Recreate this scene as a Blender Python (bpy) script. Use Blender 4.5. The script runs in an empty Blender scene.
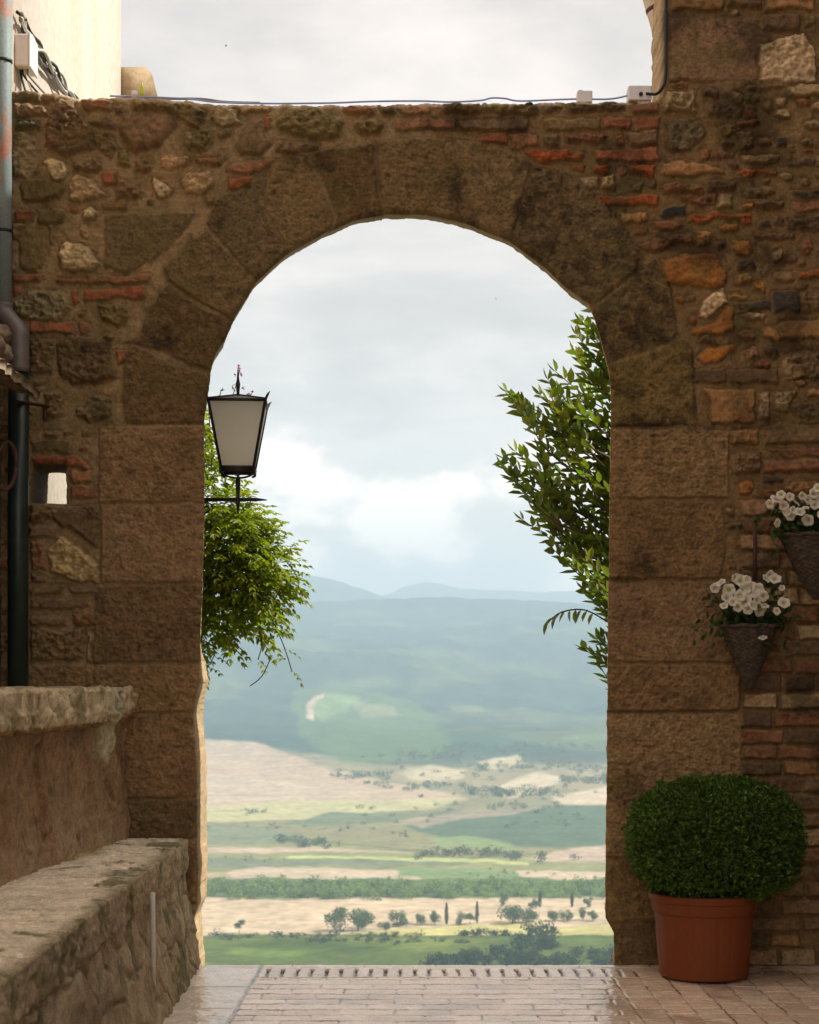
import bpy, math, random
import numpy as np
random.seed(7)
RS = np.random.RandomState(11)
scene = bpy.context.scene
COL = scene.collection
CAMZ = 1.7
F = 1700.0            # focal length in photo pixels
VX, VY = 400.0, 676.0  # vanishing point
PX = 10.0 / F          # metres per pixel on the wall plane (y = 10)

def at(px, py, d):
    return np.array(((px - VX) * d / F, d, CAMZ - (py - VY) * d / F))

# ------------------------------------------------------------------ noise
_perm = {}
def _tab(seed):
    if seed not in _perm:
        r = np.random.RandomState(seed)
        p = r.permutation(1024)
        a = r.rand(1024) * 2 * math.pi
        zz = r.rand(1024) * 2 - 1
        g3 = np.stack([np.sqrt(1 - zz**2) * np.cos(a), np.sqrt(1 - zz**2) * np.sin(a), zz], -1)
        g2 = np.stack([np.cos(a), np.sin(a)], -1)
        _perm[seed] = (p, g2, g3)
    return _perm[seed]
def _fade(t): return t * t * t * (t * (t * 6 - 15) + 10)
def n2(x, y, seed=0):
    p, g, _ = _tab(seed)
    x = np.asarray(x, float); y = np.asarray(y, float)
    x, y = np.broadcast_arrays(x, y)
    xi = np.floor(x).astype(int); yi = np.floor(y).astype(int)
    xf = x - xi; yf = y - yi
    u = _fade(xf); v = _fade(yf)
    def gr(ix, iy, dx, dy):
        h = p[(p[ix & 1023] + iy) & 1023]
        return g[h, 0] * dx + g[h, 1] * dy
    a = gr(xi, yi, xf, yf); b = gr(xi + 1, yi, xf - 1, yf)
    c = gr(xi, yi + 1, xf, yf - 1); d = gr(xi + 1, yi + 1, xf - 1, yf - 1)
    return 1.5 * ((a + u * (b - a)) * (1 - v) + (c + u * (d - c)) * v)
def n3(P, seed=0):
    p, _, g = _tab(seed)
    I = np.floor(P).astype(int); f = P - I
    u = _fade(f)
    out = 0
    for dx in (0, 1):
        for dy in (0, 1):
            for dz in (0, 1):
                h = p[(p[(p[(I[..., 0] + dx) & 1023] + I[..., 1] + dy) & 1023] + I[..., 2] + dz) & 1023]
                w = (u[..., 0] if dx else 1 - u[..., 0]) * (u[..., 1] if dy else 1 - u[..., 1]) * (u[..., 2] if dz else 1 - u[..., 2])
                out = out + w * (g[h, 0] * (f[..., 0] - dx) + g[h, 1] * (f[..., 1] - dy) + g[h, 2] * (f[..., 2] - dz))
    return 1.5 * out
def fbm2(x, y, o=4, seed=0):
    s = 0; a = 1
    for k in range(o):
        s = s + a * n2(x * 2**k, y * 2**k, seed + k); a *= .5
    return s
def fbm3(P, o=4, seed=0):
    s = 0; a = 1
    for k in range(o):
        s = s + a * n3(P * 2**k, seed + k); a *= .5
    return s
def worley(x, y, seed=0, jit=.9):
    xi = np.floor(x).astype(int); yi = np.floor(y).astype(int)
    r = np.random.RandomState(seed); ta = r.rand(1024); tb = r.rand(1024); p = r.permutation(1024)
    f1 = np.full(np.shape(x), 9.); f2 = f1.copy(); idd = np.zeros(np.shape(x), int)
    for dx in (-1, 0, 1):
        for dy in (-1, 0, 1):
            h = p[(p[(xi + dx) & 1023] + yi + dy) & 1023]
            cx = xi + dx + .5 + (ta[h] - .5) * jit; cy = yi + dy + .5 + (tb[h] - .5) * jit
            d = np.hypot(x - cx, y - cy)
            f2 = np.minimum(f2, np.maximum(d, f1)); idd = np.where(d < f1, h, idd); f1 = np.minimum(f1, d)
    return f1, f2, idd
def sst(a, b, x):
    t = np.clip((x - a) / (b - a), 0, 1); return t * t * (3 - 2 * t)
def poly_in(poly, X, Y):
    """signed distance, positive inside"""
    P = np.asarray(poly, float)
    d = np.full(X.shape, 1e9); ins = np.zeros(X.shape, bool)
    for i in range(len(P)):
        a = P[i]; b = P[(i + 1) % len(P)]
        ab = b - a
        t = np.clip(((X - a[0]) * ab[0] + (Y - a[1]) * ab[1]) / max(ab @ ab, 1e-9), 0, 1)
        d = np.minimum(d, (X - a[0] - t * ab[0])**2 + (Y - a[1] - t * ab[1])**2)
        if a[1] != b[1]:
            c = ((a[1] > Y) != (b[1] > Y)) & (X < (b[0] - a[0]) * (Y - a[1]) / (b[1] - a[1]) + a[0])
            ins ^= c
    d = np.sqrt(d)
    return np.where(ins, d, -d)

# ------------------------------------------------------------------ materials
def mat(name):
    m = bpy.data.materials.new(name); m.use_nodes = True
    nt = m.node_tree; b = nt.nodes['Principled BSDF']
    return m, nt, b
def nd(nt, t, **kw):
    n = nt.nodes.new(t)
    for k, v in kw.items(): setattr(n, k, v)
    return n
def noise_node(nt, scale, detail=4, rough=.6, coord='Object', vscale=None):
    tc = nd(nt, 'ShaderNodeTexCoord'); no = nd(nt, 'ShaderNodeTexNoise')
    no.inputs['Scale'].default_value = scale; no.inputs['Detail'].default_value = detail; no.inputs['Roughness'].default_value = rough
    if vscale:
        mp = nd(nt, 'ShaderNodeMapping'); mp.inputs['Scale'].default_value = vscale
        nt.links.new(tc.outputs[coord], mp.inputs[0]); nt.links.new(mp.outputs[0], no.inputs['Vector'])
    else: nt.links.new(tc.outputs[coord], no.inputs['Vector'])
    return no
def varied(nt, src, scale, lo, hi, detail=4, **k):
    no = noise_node(nt, scale, detail, **k)
    mr = nd(nt, 'ShaderNodeMapRange'); mr.inputs['From Min'].default_value = .3; mr.inputs['From Max'].default_value = .7
    mr.inputs['To Min'].default_value = lo; mr.inputs['To Max'].default_value = hi
    nt.links.new(no.outputs['Fac'], mr.inputs['Value'])
    vm = nd(nt, 'ShaderNodeVectorMath', operation='SCALE')
    nt.links.new(src, vm.inputs[0]); nt.links.new(mr.outputs[0], vm.inputs['Scale'])
    return vm.outputs[0], no
def bump(nt, b, src, strength=.5, dist=.005):
    bp = nd(nt, 'ShaderNodeBump'); bp.inputs['Strength'].default_value = strength; bp.inputs['Distance'].default_value = dist
    nt.links.new(src, bp.inputs['Height']); nt.links.new(bp.outputs[0], b.inputs['Normal'])
def vcol_mat(name, rough=.9, lo=.75, hi=1.25, scale=60, bscale=160, bstr=.6, bdist=.004, spec=.3):
    m, nt, b = mat(name)
    at_ = nd(nt, 'ShaderNodeAttribute', attribute_name='tint')
    o, _ = varied(nt, at_.outputs['Color'], scale, lo, hi, 6)
    o, _ = varied(nt, o, scale * 4, .8, 1.2, 3)
    nt.links.new(o, b.inputs['Base Color'])
    b.inputs['Roughness'].default_value = rough; b.inputs['Specular IOR Level'].default_value = spec
    no = noise_node(nt, bscale, 6, .7); bump(nt, b, no.outputs['Fac'], bstr, bdist)
    return m
def solid(name, c, rough=.6, metal=0, lo=.8, hi=1.2, scale=12, bstr=0, bscale=80, spec=.5, vscale=None):
    m, nt, b = mat(name)
    rgb = nd(nt, 'ShaderNodeRGB'); rgb.outputs[0].default_value = (*c, 1)
    o, no = varied(nt, rgb.outputs[0], scale, lo, hi, 6, vscale=vscale)
    nt.links.new(o, b.inputs['Base Color'])
    b.inputs['Roughness'].default_value = rough; b.inputs['Metallic'].default_value = metal
    b.inputs['Specular IOR Level'].default_value = spec
    if bstr: bump(nt, b, noise_node(nt, bscale, 5).outputs['Fac'], bstr, .003)
    return m
def blotch(name, c1, c2, rough=.85, scale=3, lo=.45, hi=.6, vscale=None, bstr=.3, bscale=60, fine=.15, spec=.3):
    """two colours of weathered material mixed by noise"""
    m, nt, b = mat(name)
    no = noise_node(nt, scale, 7, .65, vscale=vscale)
    mr = nd(nt, 'ShaderNodeMapRange'); mr.inputs['From Min'].default_value = lo; mr.inputs['From Max'].default_value = hi
    nt.links.new(no.outputs['Fac'], mr.inputs['Value'])
    mx = nd(nt, 'ShaderNodeMix', data_type='RGBA'); mx.inputs['A'].default_value = (*c1, 1); mx.inputs['B'].default_value = (*c2, 1)
    nt.links.new(mr.outputs[0], mx.inputs['Factor'])
    o, _ = varied(nt, mx.outputs['Result'], scale * 14, 1 - fine, 1 + fine, 5)
    nt.links.new(o, b.inputs['Base Color']); b.inputs['Roughness'].default_value = rough; b.inputs['Specular IOR Level'].default_value = spec
    bump(nt, b, noise_node(nt, bscale, 6).outputs['Fac'], bstr, .004)
    return m
def leaf_mat(name, trans=.45, rough=.4, tint=(1.5, 1.6, .5), spec=.4):
    m, nt, b = mat(name)
    a = nd(nt, 'ShaderNodeAttribute', attribute_name='tint')
    nt.links.new(a.outputs['Color'], b.inputs['Base Color']); b.inputs['Roughness'].default_value = rough
    b.inputs['Specular IOR Level'].default_value = spec
    tr = nd(nt, 'ShaderNodeBsdfTranslucent')
    mu = nd(nt, 'ShaderNodeVectorMath', operation='MULTIPLY'); mu.inputs[1].default_value = tint
    nt.links.new(a.outputs['Color'], mu.inputs[0]); nt.links.new(mu.outputs[0], tr.inputs['Color'])
    mx = nd(nt, 'ShaderNodeMixShader'); mx.inputs[0].default_value = trans
    out = nt.nodes['Material Output']
    nt.links.new(b.outputs[0], mx.inputs[1]); nt.links.new(tr.outputs[0], mx.inputs[2]); nt.links.new(mx.outputs[0], out.inputs['Surface'])
    return m

M = {}
M['stone'] = vcol_mat('weathered_stone')
M['ledge'] = vcol_mat('mossy_stone', bscale=90, bdist=.006, scale=35)
M['paving'] = vcol_mat('worn_brick_paving', rough=.22, lo=.85, hi=1.15, bdist=.0015, bstr=.2, spec=1.0)
M['land'] = vcol_mat('farmland', lo=.8, hi=1.2, scale=.02, bscale=.03, bstr=0, spec=.0)
M['leaf'] = leaf_mat('vine_leaf', .5, .45)
M['laurel'] = leaf_mat('laurel_leaf', .35, .35, spec=.5)
M['box'] = leaf_mat('boxwood_leaf', .25, .5, spec=.3)
M['crown'] = leaf_mat('tree_crown', .3, .8, spec=.1)
M['petal'] = leaf_mat('petal', .35, .6, (1, 1, .95))
M['bark'] = solid('bark', (.09, .06, .035), .9, bstr=.6)
M['iron'] = solid('black_iron', (.012, .011, .010), .5, .3, bstr=.2, bscale=200)
M['plaster'] = blotch('cream_plaster', (.50, .44, .36), (.44, .35, .24), scale=1.2, lo=.52, hi=.75, vscale=(1, 1, .16), bscale=25)
M['oldplaster'] = blotch('ochre_plaster', (.36, .24, .15), (.25, .14, .085), scale=2.5, vscale=(1, 1, .4))
M['wicker'] = blotch('wicker', (.055, .042, .028), (.10, .075, .05), scale=30, bscale=300)
M['terracotta'] = blotch('terracotta', (.185, .045, .010), (.20, .068, .024), rough=.6, scale=5, lo=.55, hi=.75, bscale=60, bstr=.08, fine=.1)
M['whitebox'] = solid('white_plastic', (.72, .70, .66), .45, lo=.92, hi=1.05)
M['blue'] = solid('blue_cable', (.25, .36, .62), .35)
M['black'] = solid('black_rubber', (.015, .015, .014), .6)
M['greycable'] = solid('grey_cable', (.22, .20, .17), .6)
M['palecable'] = solid('pale_cable', (.55, .52, .44), .6)
M['greenpipe'] = solid('dark_green_pipe', (.012, .028, .022), .4, lo=.7, hi=1.3)
M['zincpipe'] = blotch('grey_green_pipe', (.20, .26, .25), (.34, .17, .11), rough=.6, scale=5, lo=.55, hi=.62, bstr=.1, vscale=(1, 1, .5))
M['metalpipe'] = solid('dull_metal_pipe', (.16, .14, .12), .5, .2)
M['rust'] = solid('rusty_iron', (.09, .045, .028), .8, .2, bstr=.4)
M['claypipe'] = blotch('cream_clay', (.68, .58, .44), (.5, .38, .25), scale=5)
M['yellow'] = solid('yellow_green_plastic', (.55, .62, .04), .4)
M['pane'] = None

# ------------------------------------------------------------------ object helpers
def tag(o, label=None, cat=None, group=None, kind=None):
    if label: o['label'] = label
    if cat: o['category'] = cat
    if group: o['group'] = group
    if kind: o['kind'] = kind
    return o
def empty(name, loc, label, cat, group=None):
    o = bpy.data.objects.new(name, None); COL.objects.link(o); o.location = loc
    o.empty_display_size = .1
    return tag(o, label, cat, group)
def link(name, me, m, parent=None, smooth=True):
    o = bpy.data.objects.new(name, me); COL.objects.link(o)
    if m: me.materials.append(m)
    if smooth and len(me.polygons): me.polygons.foreach_set('use_smooth', np.ones(len(me.polygons), bool))
    if parent is not None:
        o.parent = parent
        if parent.type == 'EMPTY':
            o.matrix_parent_inverse = parent.matrix_basis.inverted()
    return o
def np_mesh(name, V, faces, cols=None):
    """V (n,3); faces: int array (m,k) or a list of such arrays"""
    me = bpy.data.meshes.new(name)
    V = np.asarray(V, np.float32)
    fl = faces if isinstance(faces, list) else [faces]
    fl = [np.asarray(f, np.int32) for f in fl if len(f)]
    loops = np.concatenate([f.ravel() for f in fl]); sizes = np.concatenate([np.full(len(f), f.shape[1], np.int32) for f in fl])
    me.vertices.add(len(V)); me.vertices.foreach_set('co', V.ravel())
    me.loops.add(len(loops)); me.loops.foreach_set('vertex_index', loops)
    me.polygons.add(len(sizes))
    st = np.zeros(len(sizes), np.int32); st[1:] = np.cumsum(sizes)[:-1]
    me.polygons.foreach_set('loop_start', st)
    try: me.polygons.foreach_set('loop_total', sizes)
    except Exception: pass
    me.update(calc_edges=True)
    if cols is not None:
        a = me.attributes.new('tint', 'FLOAT_COLOR', 'POINT')
        c = np.ones((len(V), 4), np.float32); c[:, :3] = np.clip(cols, 0, 1)
        a.data.foreach_set('color', c.ravel())
    return me
def grid_faces(nu, nv):
    i = np.arange(nu * nv).reshape(nu, nv)
    return np.stack([i[:-1, :-1], i[1:, :-1], i[1:, 1:], i[:-1, 1:]], -1).reshape(-1, 4)
class MB:
    def __init__(s): s.v = []; s.f = {3: [], 4: []}; s.n = 0; s.c = []
    def add(s, V, Fs, c=None):
        V = np.asarray(V, float).reshape(-1, 3)
        for f in Fs:
            f = np.asarray(f, int)
            if f.ndim == 1: f = f[None]
            s.f[f.shape[1]].append(f + s.n)
        s.v.append(V); s.n += len(V)
        s.c.append(np.tile(np.asarray(c if c is not None else (.5, .5, .5), float), (len(V), 1)))
    def box(s, a, b, bev=0, c=None):
        a = np.minimum(a, b).astype(float); b = np.maximum(np.asarray(a), np.asarray(b)).astype(float) if False else np.asarray(b, float)
        lo = np.minimum(a, b); hi = np.maximum(a, b)
        if bev <= 0:
            V = [(x, y, z) for x in (lo[0], hi[0]) for y in (lo[1], hi[1]) for z in (lo[2], hi[2])]
            s.add(V, [[0, 1, 3, 2], [4, 6, 7, 5], [0, 4, 5, 1], [2, 3, 7, 6], [0, 2, 6, 4], [1, 5, 7, 3]], c); return
        V = []; idx = {}
        for cx in (0, 1):
            for cy in (0, 1):
                for cz in (0, 1):
                    p = [hi[k] if t else lo[k] for k, t in enumerate((cx, cy, cz))]
                    for ax in range(3):
                        q = list(p)
                        for k, t in enumerate((cx, cy, cz)):
                            if k != ax: q[k] += -bev if t else bev
                        idx[(cx, cy, cz, ax)] = len(V); V.append(q)
        q4 = []; q3 = []
        for ax in range(3):
            o1, o2 = [k for k in range(3) if k != ax]
            for t in (0, 1):
                r = []
                for (p, q) in ((0, 0), (1, 0), (1, 1), (0, 1)):
                    c3 = [0, 0, 0]; c3[ax] = t; c3[o1] = p; c3[o2] = q
                    r.append(idx[(*c3, ax)])
                q4.append(r)
            for p in (0, 1):
                for q in (0, 1):
                    e0 = [0, 0, 0]; e0[o1] = p; e0[o2] = q; e1 = list(e0); e1[ax] = 1
                    q4.append([idx[(*e0, o1)], idx[(*e1, o1)], idx[(*e1, o2)], idx[(*e0, o2)]])
        for cx in (0, 1):
            for cy in (0, 1):
                for cz in (0, 1): q3.append([idx[(cx, cy, cz, k)] for k in range(3)])
        s.add(V, [q4, q3], c)
    def tube(s, pts, r, n=10, c=None, cap=True):
        P = np.asarray(pts, float); r = np.broadcast_to(np.asarray(r, float), (len(P),))
        T = np.gradient(P, axis=0); T /= np.linalg.norm(T, axis=1)[:, None] + 1e-12
        up = np.array((0, 0, 1.)) if abs(T[0][2]) < .9 else np.array((1., 0, 0))
        R = []; nrm = np.cross(T[0], up); nrm /= np.linalg.norm(nrm)
        for k in range(len(P)):
            nrm = nrm - T[k] * (nrm @ T[k]); nrm /= np.linalg.norm(nrm) + 1e-12
            bi = np.cross(T[k], nrm)
            a = np.arange(n) * 2 * math.pi / n
            R.append(P[k] + r[k] * (np.cos(a)[:, None] * nrm + np.sin(a)[:, None] * bi))
        V = np.concatenate(R); fs = []
        for k in range(len(P) - 1):
            for j in range(n): fs.append((k * n + j, k * n + (j + 1) % n, (k + 1) * n + (j + 1) % n, (k + 1) * n + j))
        F_ = [fs]
        if cap:
            V = np.concatenate([V, P[:1], P[-1:]]); m = len(P) * n
            F_.append([(m, (j + 1) % n, j) for j in range(n)] + [(m + 1, m - n + j, m - n + (j + 1) % n) for j in range(n)])
        s.add(V, F_, c)
    def lathe(s, prof, cen, n=32, c=None, close=False):
        cen = np.asarray(cen, float); a = np.arange(n) * 2 * math.pi / n; V = []
        for (r, z) in prof: V += [(cen[0] + r * math.cos(t), cen[1] + r * math.sin(t), cen[2] + z) for t in a]
        fs = []
        for k in range(len(prof) - 1):
            for j in range(n): fs.append((k * n + j, k * n + (j + 1) % n, (k + 1) * n + (j + 1) % n, (k + 1) * n + j))
        s.add(V, [fs], c)
    def build(s, name, m, parent=None, smooth=True, tint=False):
        fl = [np.concatenate(x) for x in s.f.values() if x]
        me = np_mesh(name, np.concatenate(s.v), fl, np.concatenate(s.c) if tint else None)
        return link(name, me, m, parent, smooth)
def grid_obj(name, P, C, m, parent=None):
    nu, nv = P.shape[:2]
    me = np_mesh(name, P.reshape(-1, 3), grid_faces(nu, nv), C.reshape(-1, 3) if C is not None else None)
    return link(name, me, m, parent)
def autosmooth(o, ang=35):
    me = o.data
    try: me.set_sharp_from_angle(angle=math.radians(ang))
    except Exception: pass
    return o
def leaves(B, D, N, L, W, cols, fold=.25, droop=.15):
    """arrays of leaf base, direction, normal, length, width, colour -> V, F, C (5 verts, 4 tris)"""
    D = D / (np.linalg.norm(D, axis=1)[:, None] + 1e-9)
    S = np.cross(D, N); S /= np.linalg.norm(S, axis=1)[:, None] + 1e-9
    U = np.cross(S, D)
    L = np.asarray(L)[:, None]; W = np.asarray(W)[:, None]
    def pt(t, w, up): return B + D * L * t + S * W * w + U * (W * fold * up) - U * L * droop * t * t
    V = np.stack([B, pt(.28, -.42, .5), pt(.28, .42, .5), pt(.62, -.42, .5), pt(.62, .42, .5), pt(.28, 0, -.4), pt(.62, 0, -.4), pt(1, 0, 0)], 1).reshape(-1, 3)
    k = (np.arange(len(B)) * 8)[:, None]
    Fc = np.concatenate([k + np.array([q]) for q in ((0, 2, 5), (5, 2, 4), (5, 4, 6), (6, 4, 7), (7, 3, 6), (6, 3, 1), (6, 1, 5), (5, 1, 0))])
    return V, Fc, np.repeat(cols, 8, 0)
def leaf_obj(name, parts, m, parent=None):
    V = []; Fc = []; C = []; n = 0
    for v, f, c in parts: V.append(v); Fc.append(f + n); C.append(c); n += len(v)
    return link(name, np_mesh(name, np.concatenate(V), np.concatenate(Fc), np.concatenate(C)), m, parent, False)

# ------------------------------------------------------------------ THE GATE WALL (height field of stones)
PAL = dict(mortar=(.26, .195, .12), brown=(.19, .13, .08), dbrown=(.12, .085, .055), dark=(.06, .055, .05), tan=(.37, .28, .175),
           light=(.58, .48, .34), red=(.26, .10, .058), bred=(.36, .105, .042), rbrown=(.235, .12, .072), orange=(.35, .16, .05),
           borange=(.42, .17, .04), olive=(.165, .13, .06), grey=(.27, .22, .145), vou=(.21, .15, .085), ash=(.255, .172, .112), ashr=(.255, .165, .10),
           black=(.03, .035, .038), pink=(.33, .2, .13), otan=(.34, .2, .095), coping=(.4, .31, .2))
U1 = np.arange(-44, 873, 1.0); V1 = np.arange(-60, 993, 1.0)
GU, GV = np.meshgrid(U1, V1, indexing='ij')
wx = 2.4 * n2(GU / 17, GV / 17, 1) + 1.3 * n2(GU / 6, GV / 6, 2)
wy = 2.4 * n2(GU / 17, GV / 17, 3) + 1.3 * n2(GU / 6, GV / 6, 4)
f_big = fbm2(GU / 120, GV / 120, 3, 10)
f_mid = fbm2(GU / 22, GV / 22, 3, 20)
f_fine = fbm2(GU / 7, GV / 7, 3, 30)
f_rid = 1 - np.abs(fbm2(GU / 11 + f_mid * .3, GV / 8, 3, 40)) * 2
f_pit = np.maximum(0, n2(GU / 4.2, GV / 3.2, 50) - .15) + np.maximum(0, n2(GU / 9, GV / 6, 51) - .25) * 1.5
f_px = fbm2(GU / 2.6, GV / 2.6, 2, 60)
H = 1.1 * f_mid + .8 * f_fine + .25 * f_px
PART = np.zeros(GU.shape, int)     # 0 rubble, 1 voussoirs, 2 pier, 3 house
house = GU > np.interp(GV, [-60, 90, 100, 330, 340, 420, 430, 1000], [664, 664, 661, 661, 697, 697, 738, 738])
PART[house] = 3
C = np.zeros(GU.shape + (3,)); C[:] = PAL['mortar']
C *= (1 + .18 * f_mid + .16 * f_fine + .12 * f_px)[..., None]
C = np.where((GU > 430)[..., None], C * (.80, .72, .62), C)
OCC = np.zeros(GU.shape, bool)
def stone(poly, col, h=3.2, r=4.0, rough=1.0, kind='rough', jag=1.0, part=None, tl=.9, cv=.12):
    P = np.asarray(poly, float)
    x0, y0 = P.min(0) - 4; x1, y1 = P.max(0) + 4
    i0, i1 = np.searchsorted(U1, (x0, x1)); j0, j1 = np.searchsorted(V1, (y0, y1))
    if i1 - i0 < 3 or j1 - j0 < 3: return
    sl = (slice(i0, i1), slice(j0, j1))
    u = GU[sl]; v = GV[sl]
    d = poly_in(P, u + wx[sl] * jag, v + wy[sl] * jag)
    h = h * (1.0 if kind == 'ash' else 1.55); rough = rough * (.8 if kind == 'ash' else 1.35)
    prof = np.clip(d / r, 0, 1); prof = 1 - (1 - prof)**2.2
    if kind == 'rough': tex = 1.5 * f_fine[sl] + 1.1 * f_rid[sl] - 1.2 * f_pit[sl]
    elif kind == 'ash':
        ka, kb, kc_ = RS.rand(3)
        tex = (.4 + .7 * ka) * f_fine[sl] + (.2 + .8 * kb) * f_rid[sl] - (1.0 + 1.4 * kc_) * f_pit[sl] + .7 * f_mid[sl] + .9 * f_px[sl] - 3.0 * np.maximum(0, f_big[sl] * .6 + f_mid[sl] - .62)
    elif kind == 'smooth': tex = .7 * f_fine[sl] + .5 * f_mid[sl]
    else: tex = .6 * f_fine[sl] + .8 * f_mid[sl] - .7 * f_pit[sl]
    a, b = RS.randn(2) * tl
    cx, cy = P.mean(0); sx, sy = (P.max(0) - P.min(0)) / 2 + 1
    h0 = h * (1 + .25 * RS.randn()) + a * (u - cx) / sx + b * (v - cy) / sy
    hh = h0 * prof + (rough * tex + .3 * f_px[sl]) * np.clip(d / 2.5, 0, 1)
    ins = d > 0
    cur = H[sl]
    ring = (kind != 'ash') & (~ins) & (d > -3.2) & ~OCC[sl]; H[sl] = H[sl] - np.where(ring, 1.5 * (1 + d / 3.2), 0)
    cur = H[sl]
    take = ins & ((hh > cur - 1.0) | ~OCC[sl])
    c = np.array(PAL[col] if isinstance(col, str) else col) * (1 + cv * RS.randn()) * (1 + .02 * RS.randn(3))
    if kind == 'ash': c = c * (1 + .11 * RS.randn()) * np.array((1, 1, 1)) ** 1; q_ = RS.rand(); c = c * (1, .96 + .10 * q_, .84 + .16 * q_)
    cc = c * (1 + .30 * f_fine[sl] + .22 * f_mid[sl] + .16 * f_px[sl] - (.22 * f_pit[sl] if kind in ('ash', 'rough') else 0))[..., None]
    if kind == 'ash': cc = cc * (1 - .35 * sst(.15, .5, f_mid[sl] + .5 * f_big[sl] + .3 * f_fine[sl]))[..., None]
    w = np.clip(d / 2.0, 0, 1)[..., None] * take[..., None]
    H[sl] = np.where(take, hh, cur); C[sl] = C[sl] * (1 - w) + cc * w
    OCC[sl] |= ins
    if part is not None: PART[sl] = np.where(d > -2.0, part, PART[sl])
def Z(ox, oy, s, items, **kw):
    for it in items:
        pts, col = it[0], it[1]; k = dict(kw); k.update(it[2] if len(it) > 2 else {})
        P = np.array(pts, float).reshape(-1, 2) / s + (ox, oy)
        stone(P, col, **k)
SM = dict(kind='smooth', rough=.8); BR = dict(kind='brick', r=2.2, h=2.6, rough=.7); RO = dict(kind='rough', rough=1.3)
Z(0, 80, 3.723, [
 ((48,40,155,38,158,78,50,80),'brown',BR),((162,40,210,40,200,80,165,78),'rbrown',BR),((48,88,175,92,180,135,60,140),'brown'),
 ((62,145,150,150,150,190,62,190),'dark'),((48,200,130,205,150,260,150,340,100,370,45,360),'grey',RO),
 ((165,170,215,75,270,75,300,130,350,190,350,260,240,285,165,240),'brown',RO),((300,68,410,75,412,118,305,115),'rbrown',BR),
 ((330,150,400,135,435,160,430,190,380,185),'dbrown'),((350,200,410,200,430,250,410,295,370,260),'brown',RO),
 ((440,170,460,130,540,115,640,120,660,165,600,245,500,275,455,220),'brown',dict(kind='smooth',h=5,r=9)),
 ((490,80,700,88,770,115,740,180,700,180,640,112,500,110),'olive'),((425,95,470,95,470,130,430,130),'dbrown'),
 ((685,195,770,195,800,230,780,265,720,270,685,240),'grey',RO),((160,310,180,290,240,300,255,340,240,375,200,370),'light',RO),
 ((275,295,375,285,385,330,340,348,280,330),'brown',RO),((440,260,480,255,485,320,445,320),'olive'),((500,300,560,290,570,330,540,350,505,340),'brown',RO),
 ((600,300,640,280,705,290,712,320,640,340,600,330),'tan',RO),((725,295,819,290,819,315,735,318),'rbrown',BR),((378,345,430,345,432,385,380,388),'red',BR),
 ((255,400,280,350,340,370,400,430,330,450,255,445),'tan',RO),((425,400,440,370,530,405,530,435,425,440),'brown'),
 ((565,360,600,370,640,410,630,440,590,445,570,400),'light',RO),((675,380,700,345,790,335,805,385,760,430,690,420),'tan',RO),
 ((760,435,805,430,800,470,765,475),'brown',SM),((75,400,100,365,200,365,240,400,220,440,160,460,80,450),'olive',SM),((52,490,70,478,125,490,122,525,60,530),'red',BR),
 ((135,500,200,470,245,500,245,530,180,545,140,530),'olive',SM),((45,530,100,535,60,590,45,590),'grey'),((378,455,485,460,480,485,380,480),'rbrown',BR),
 ((305,490,340,475,370,490,345,530,310,520),'light',RO),((255,470,295,465,298,490,262,492),'red',BR),((65,590,100,550,165,560,170,690,140,715,75,705),'olive',SM),
 ((180,545,205,545,205,605,185,605),'brown',BR),((220,620,250,600,330,620,380,690,340,715,222,710),'light',dict(kind='rough',h=4)),
 ((385,500,745,490,690,570,560,680,480,720,390,710),'vou',dict(kind='ash',rough=.6,h=2,r=3)),((50,720,155,725,155,752,52,748),'red',BR),
 ((205,740,400,730,570,730,560,762,205,760),'rbrown',BR),((45,760,90,765,80,795,45,805),'red',BR),((262,785,295,780,295,825,268,830),'red',BR),
 ((315,780,540,768,540,812,316,825),'red',BR),((45,830,120,780,240,790,270,850,220,900,100,900,60,870),'grey',dict(kind='rough',rough=1.6)),
 ((360,840,470,835,490,870,440,930,380,890),'olive',RO)])
Z(20, 300, 4.2, [
 ((40,90,225,95,222,138,45,140),'red',BR),((245,95,290,95,285,145,248,140),'rbrown',BR),((40,160,145,165,140,310,40,310),'brown',RO),
 ((150,180,200,145,300,160,380,200,400,330,330,355,220,355,160,300),'brown',dict(kind='rough',h=5,r=7)),((405,210,450,205,445,240,410,280),'red',BR),
 ((100,390,160,380,190,420,180,490,110,500),'brown',RO),((235,460,310,395,390,410,395,470,300,520,240,490),'grey',dict(kind='rough',rough=1.8)),
 ((175,545,230,540,220,570,180,572),'olive'),((105,545,160,550,150,575,105,570),'olive'),((45,590,210,590,210,640,50,640),'olive',BR),
 ((50,655,240,655,300,712,50,690),'red',BR),((45,715,85,715,85,780,45,780),'brown',BR),((45,785,85,785,85,840,45,840),'brown',BR),
 ((210,715,290,712,310,770,210,775),'rbrown',BR),((210,780,325,785,325,830,210,835),'rbrown',BR),((40,860,180,865,180,915,40,915),'brown',RO),
 ((200,880,325,855,330,924,200,920),'brown',RO)])
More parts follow.
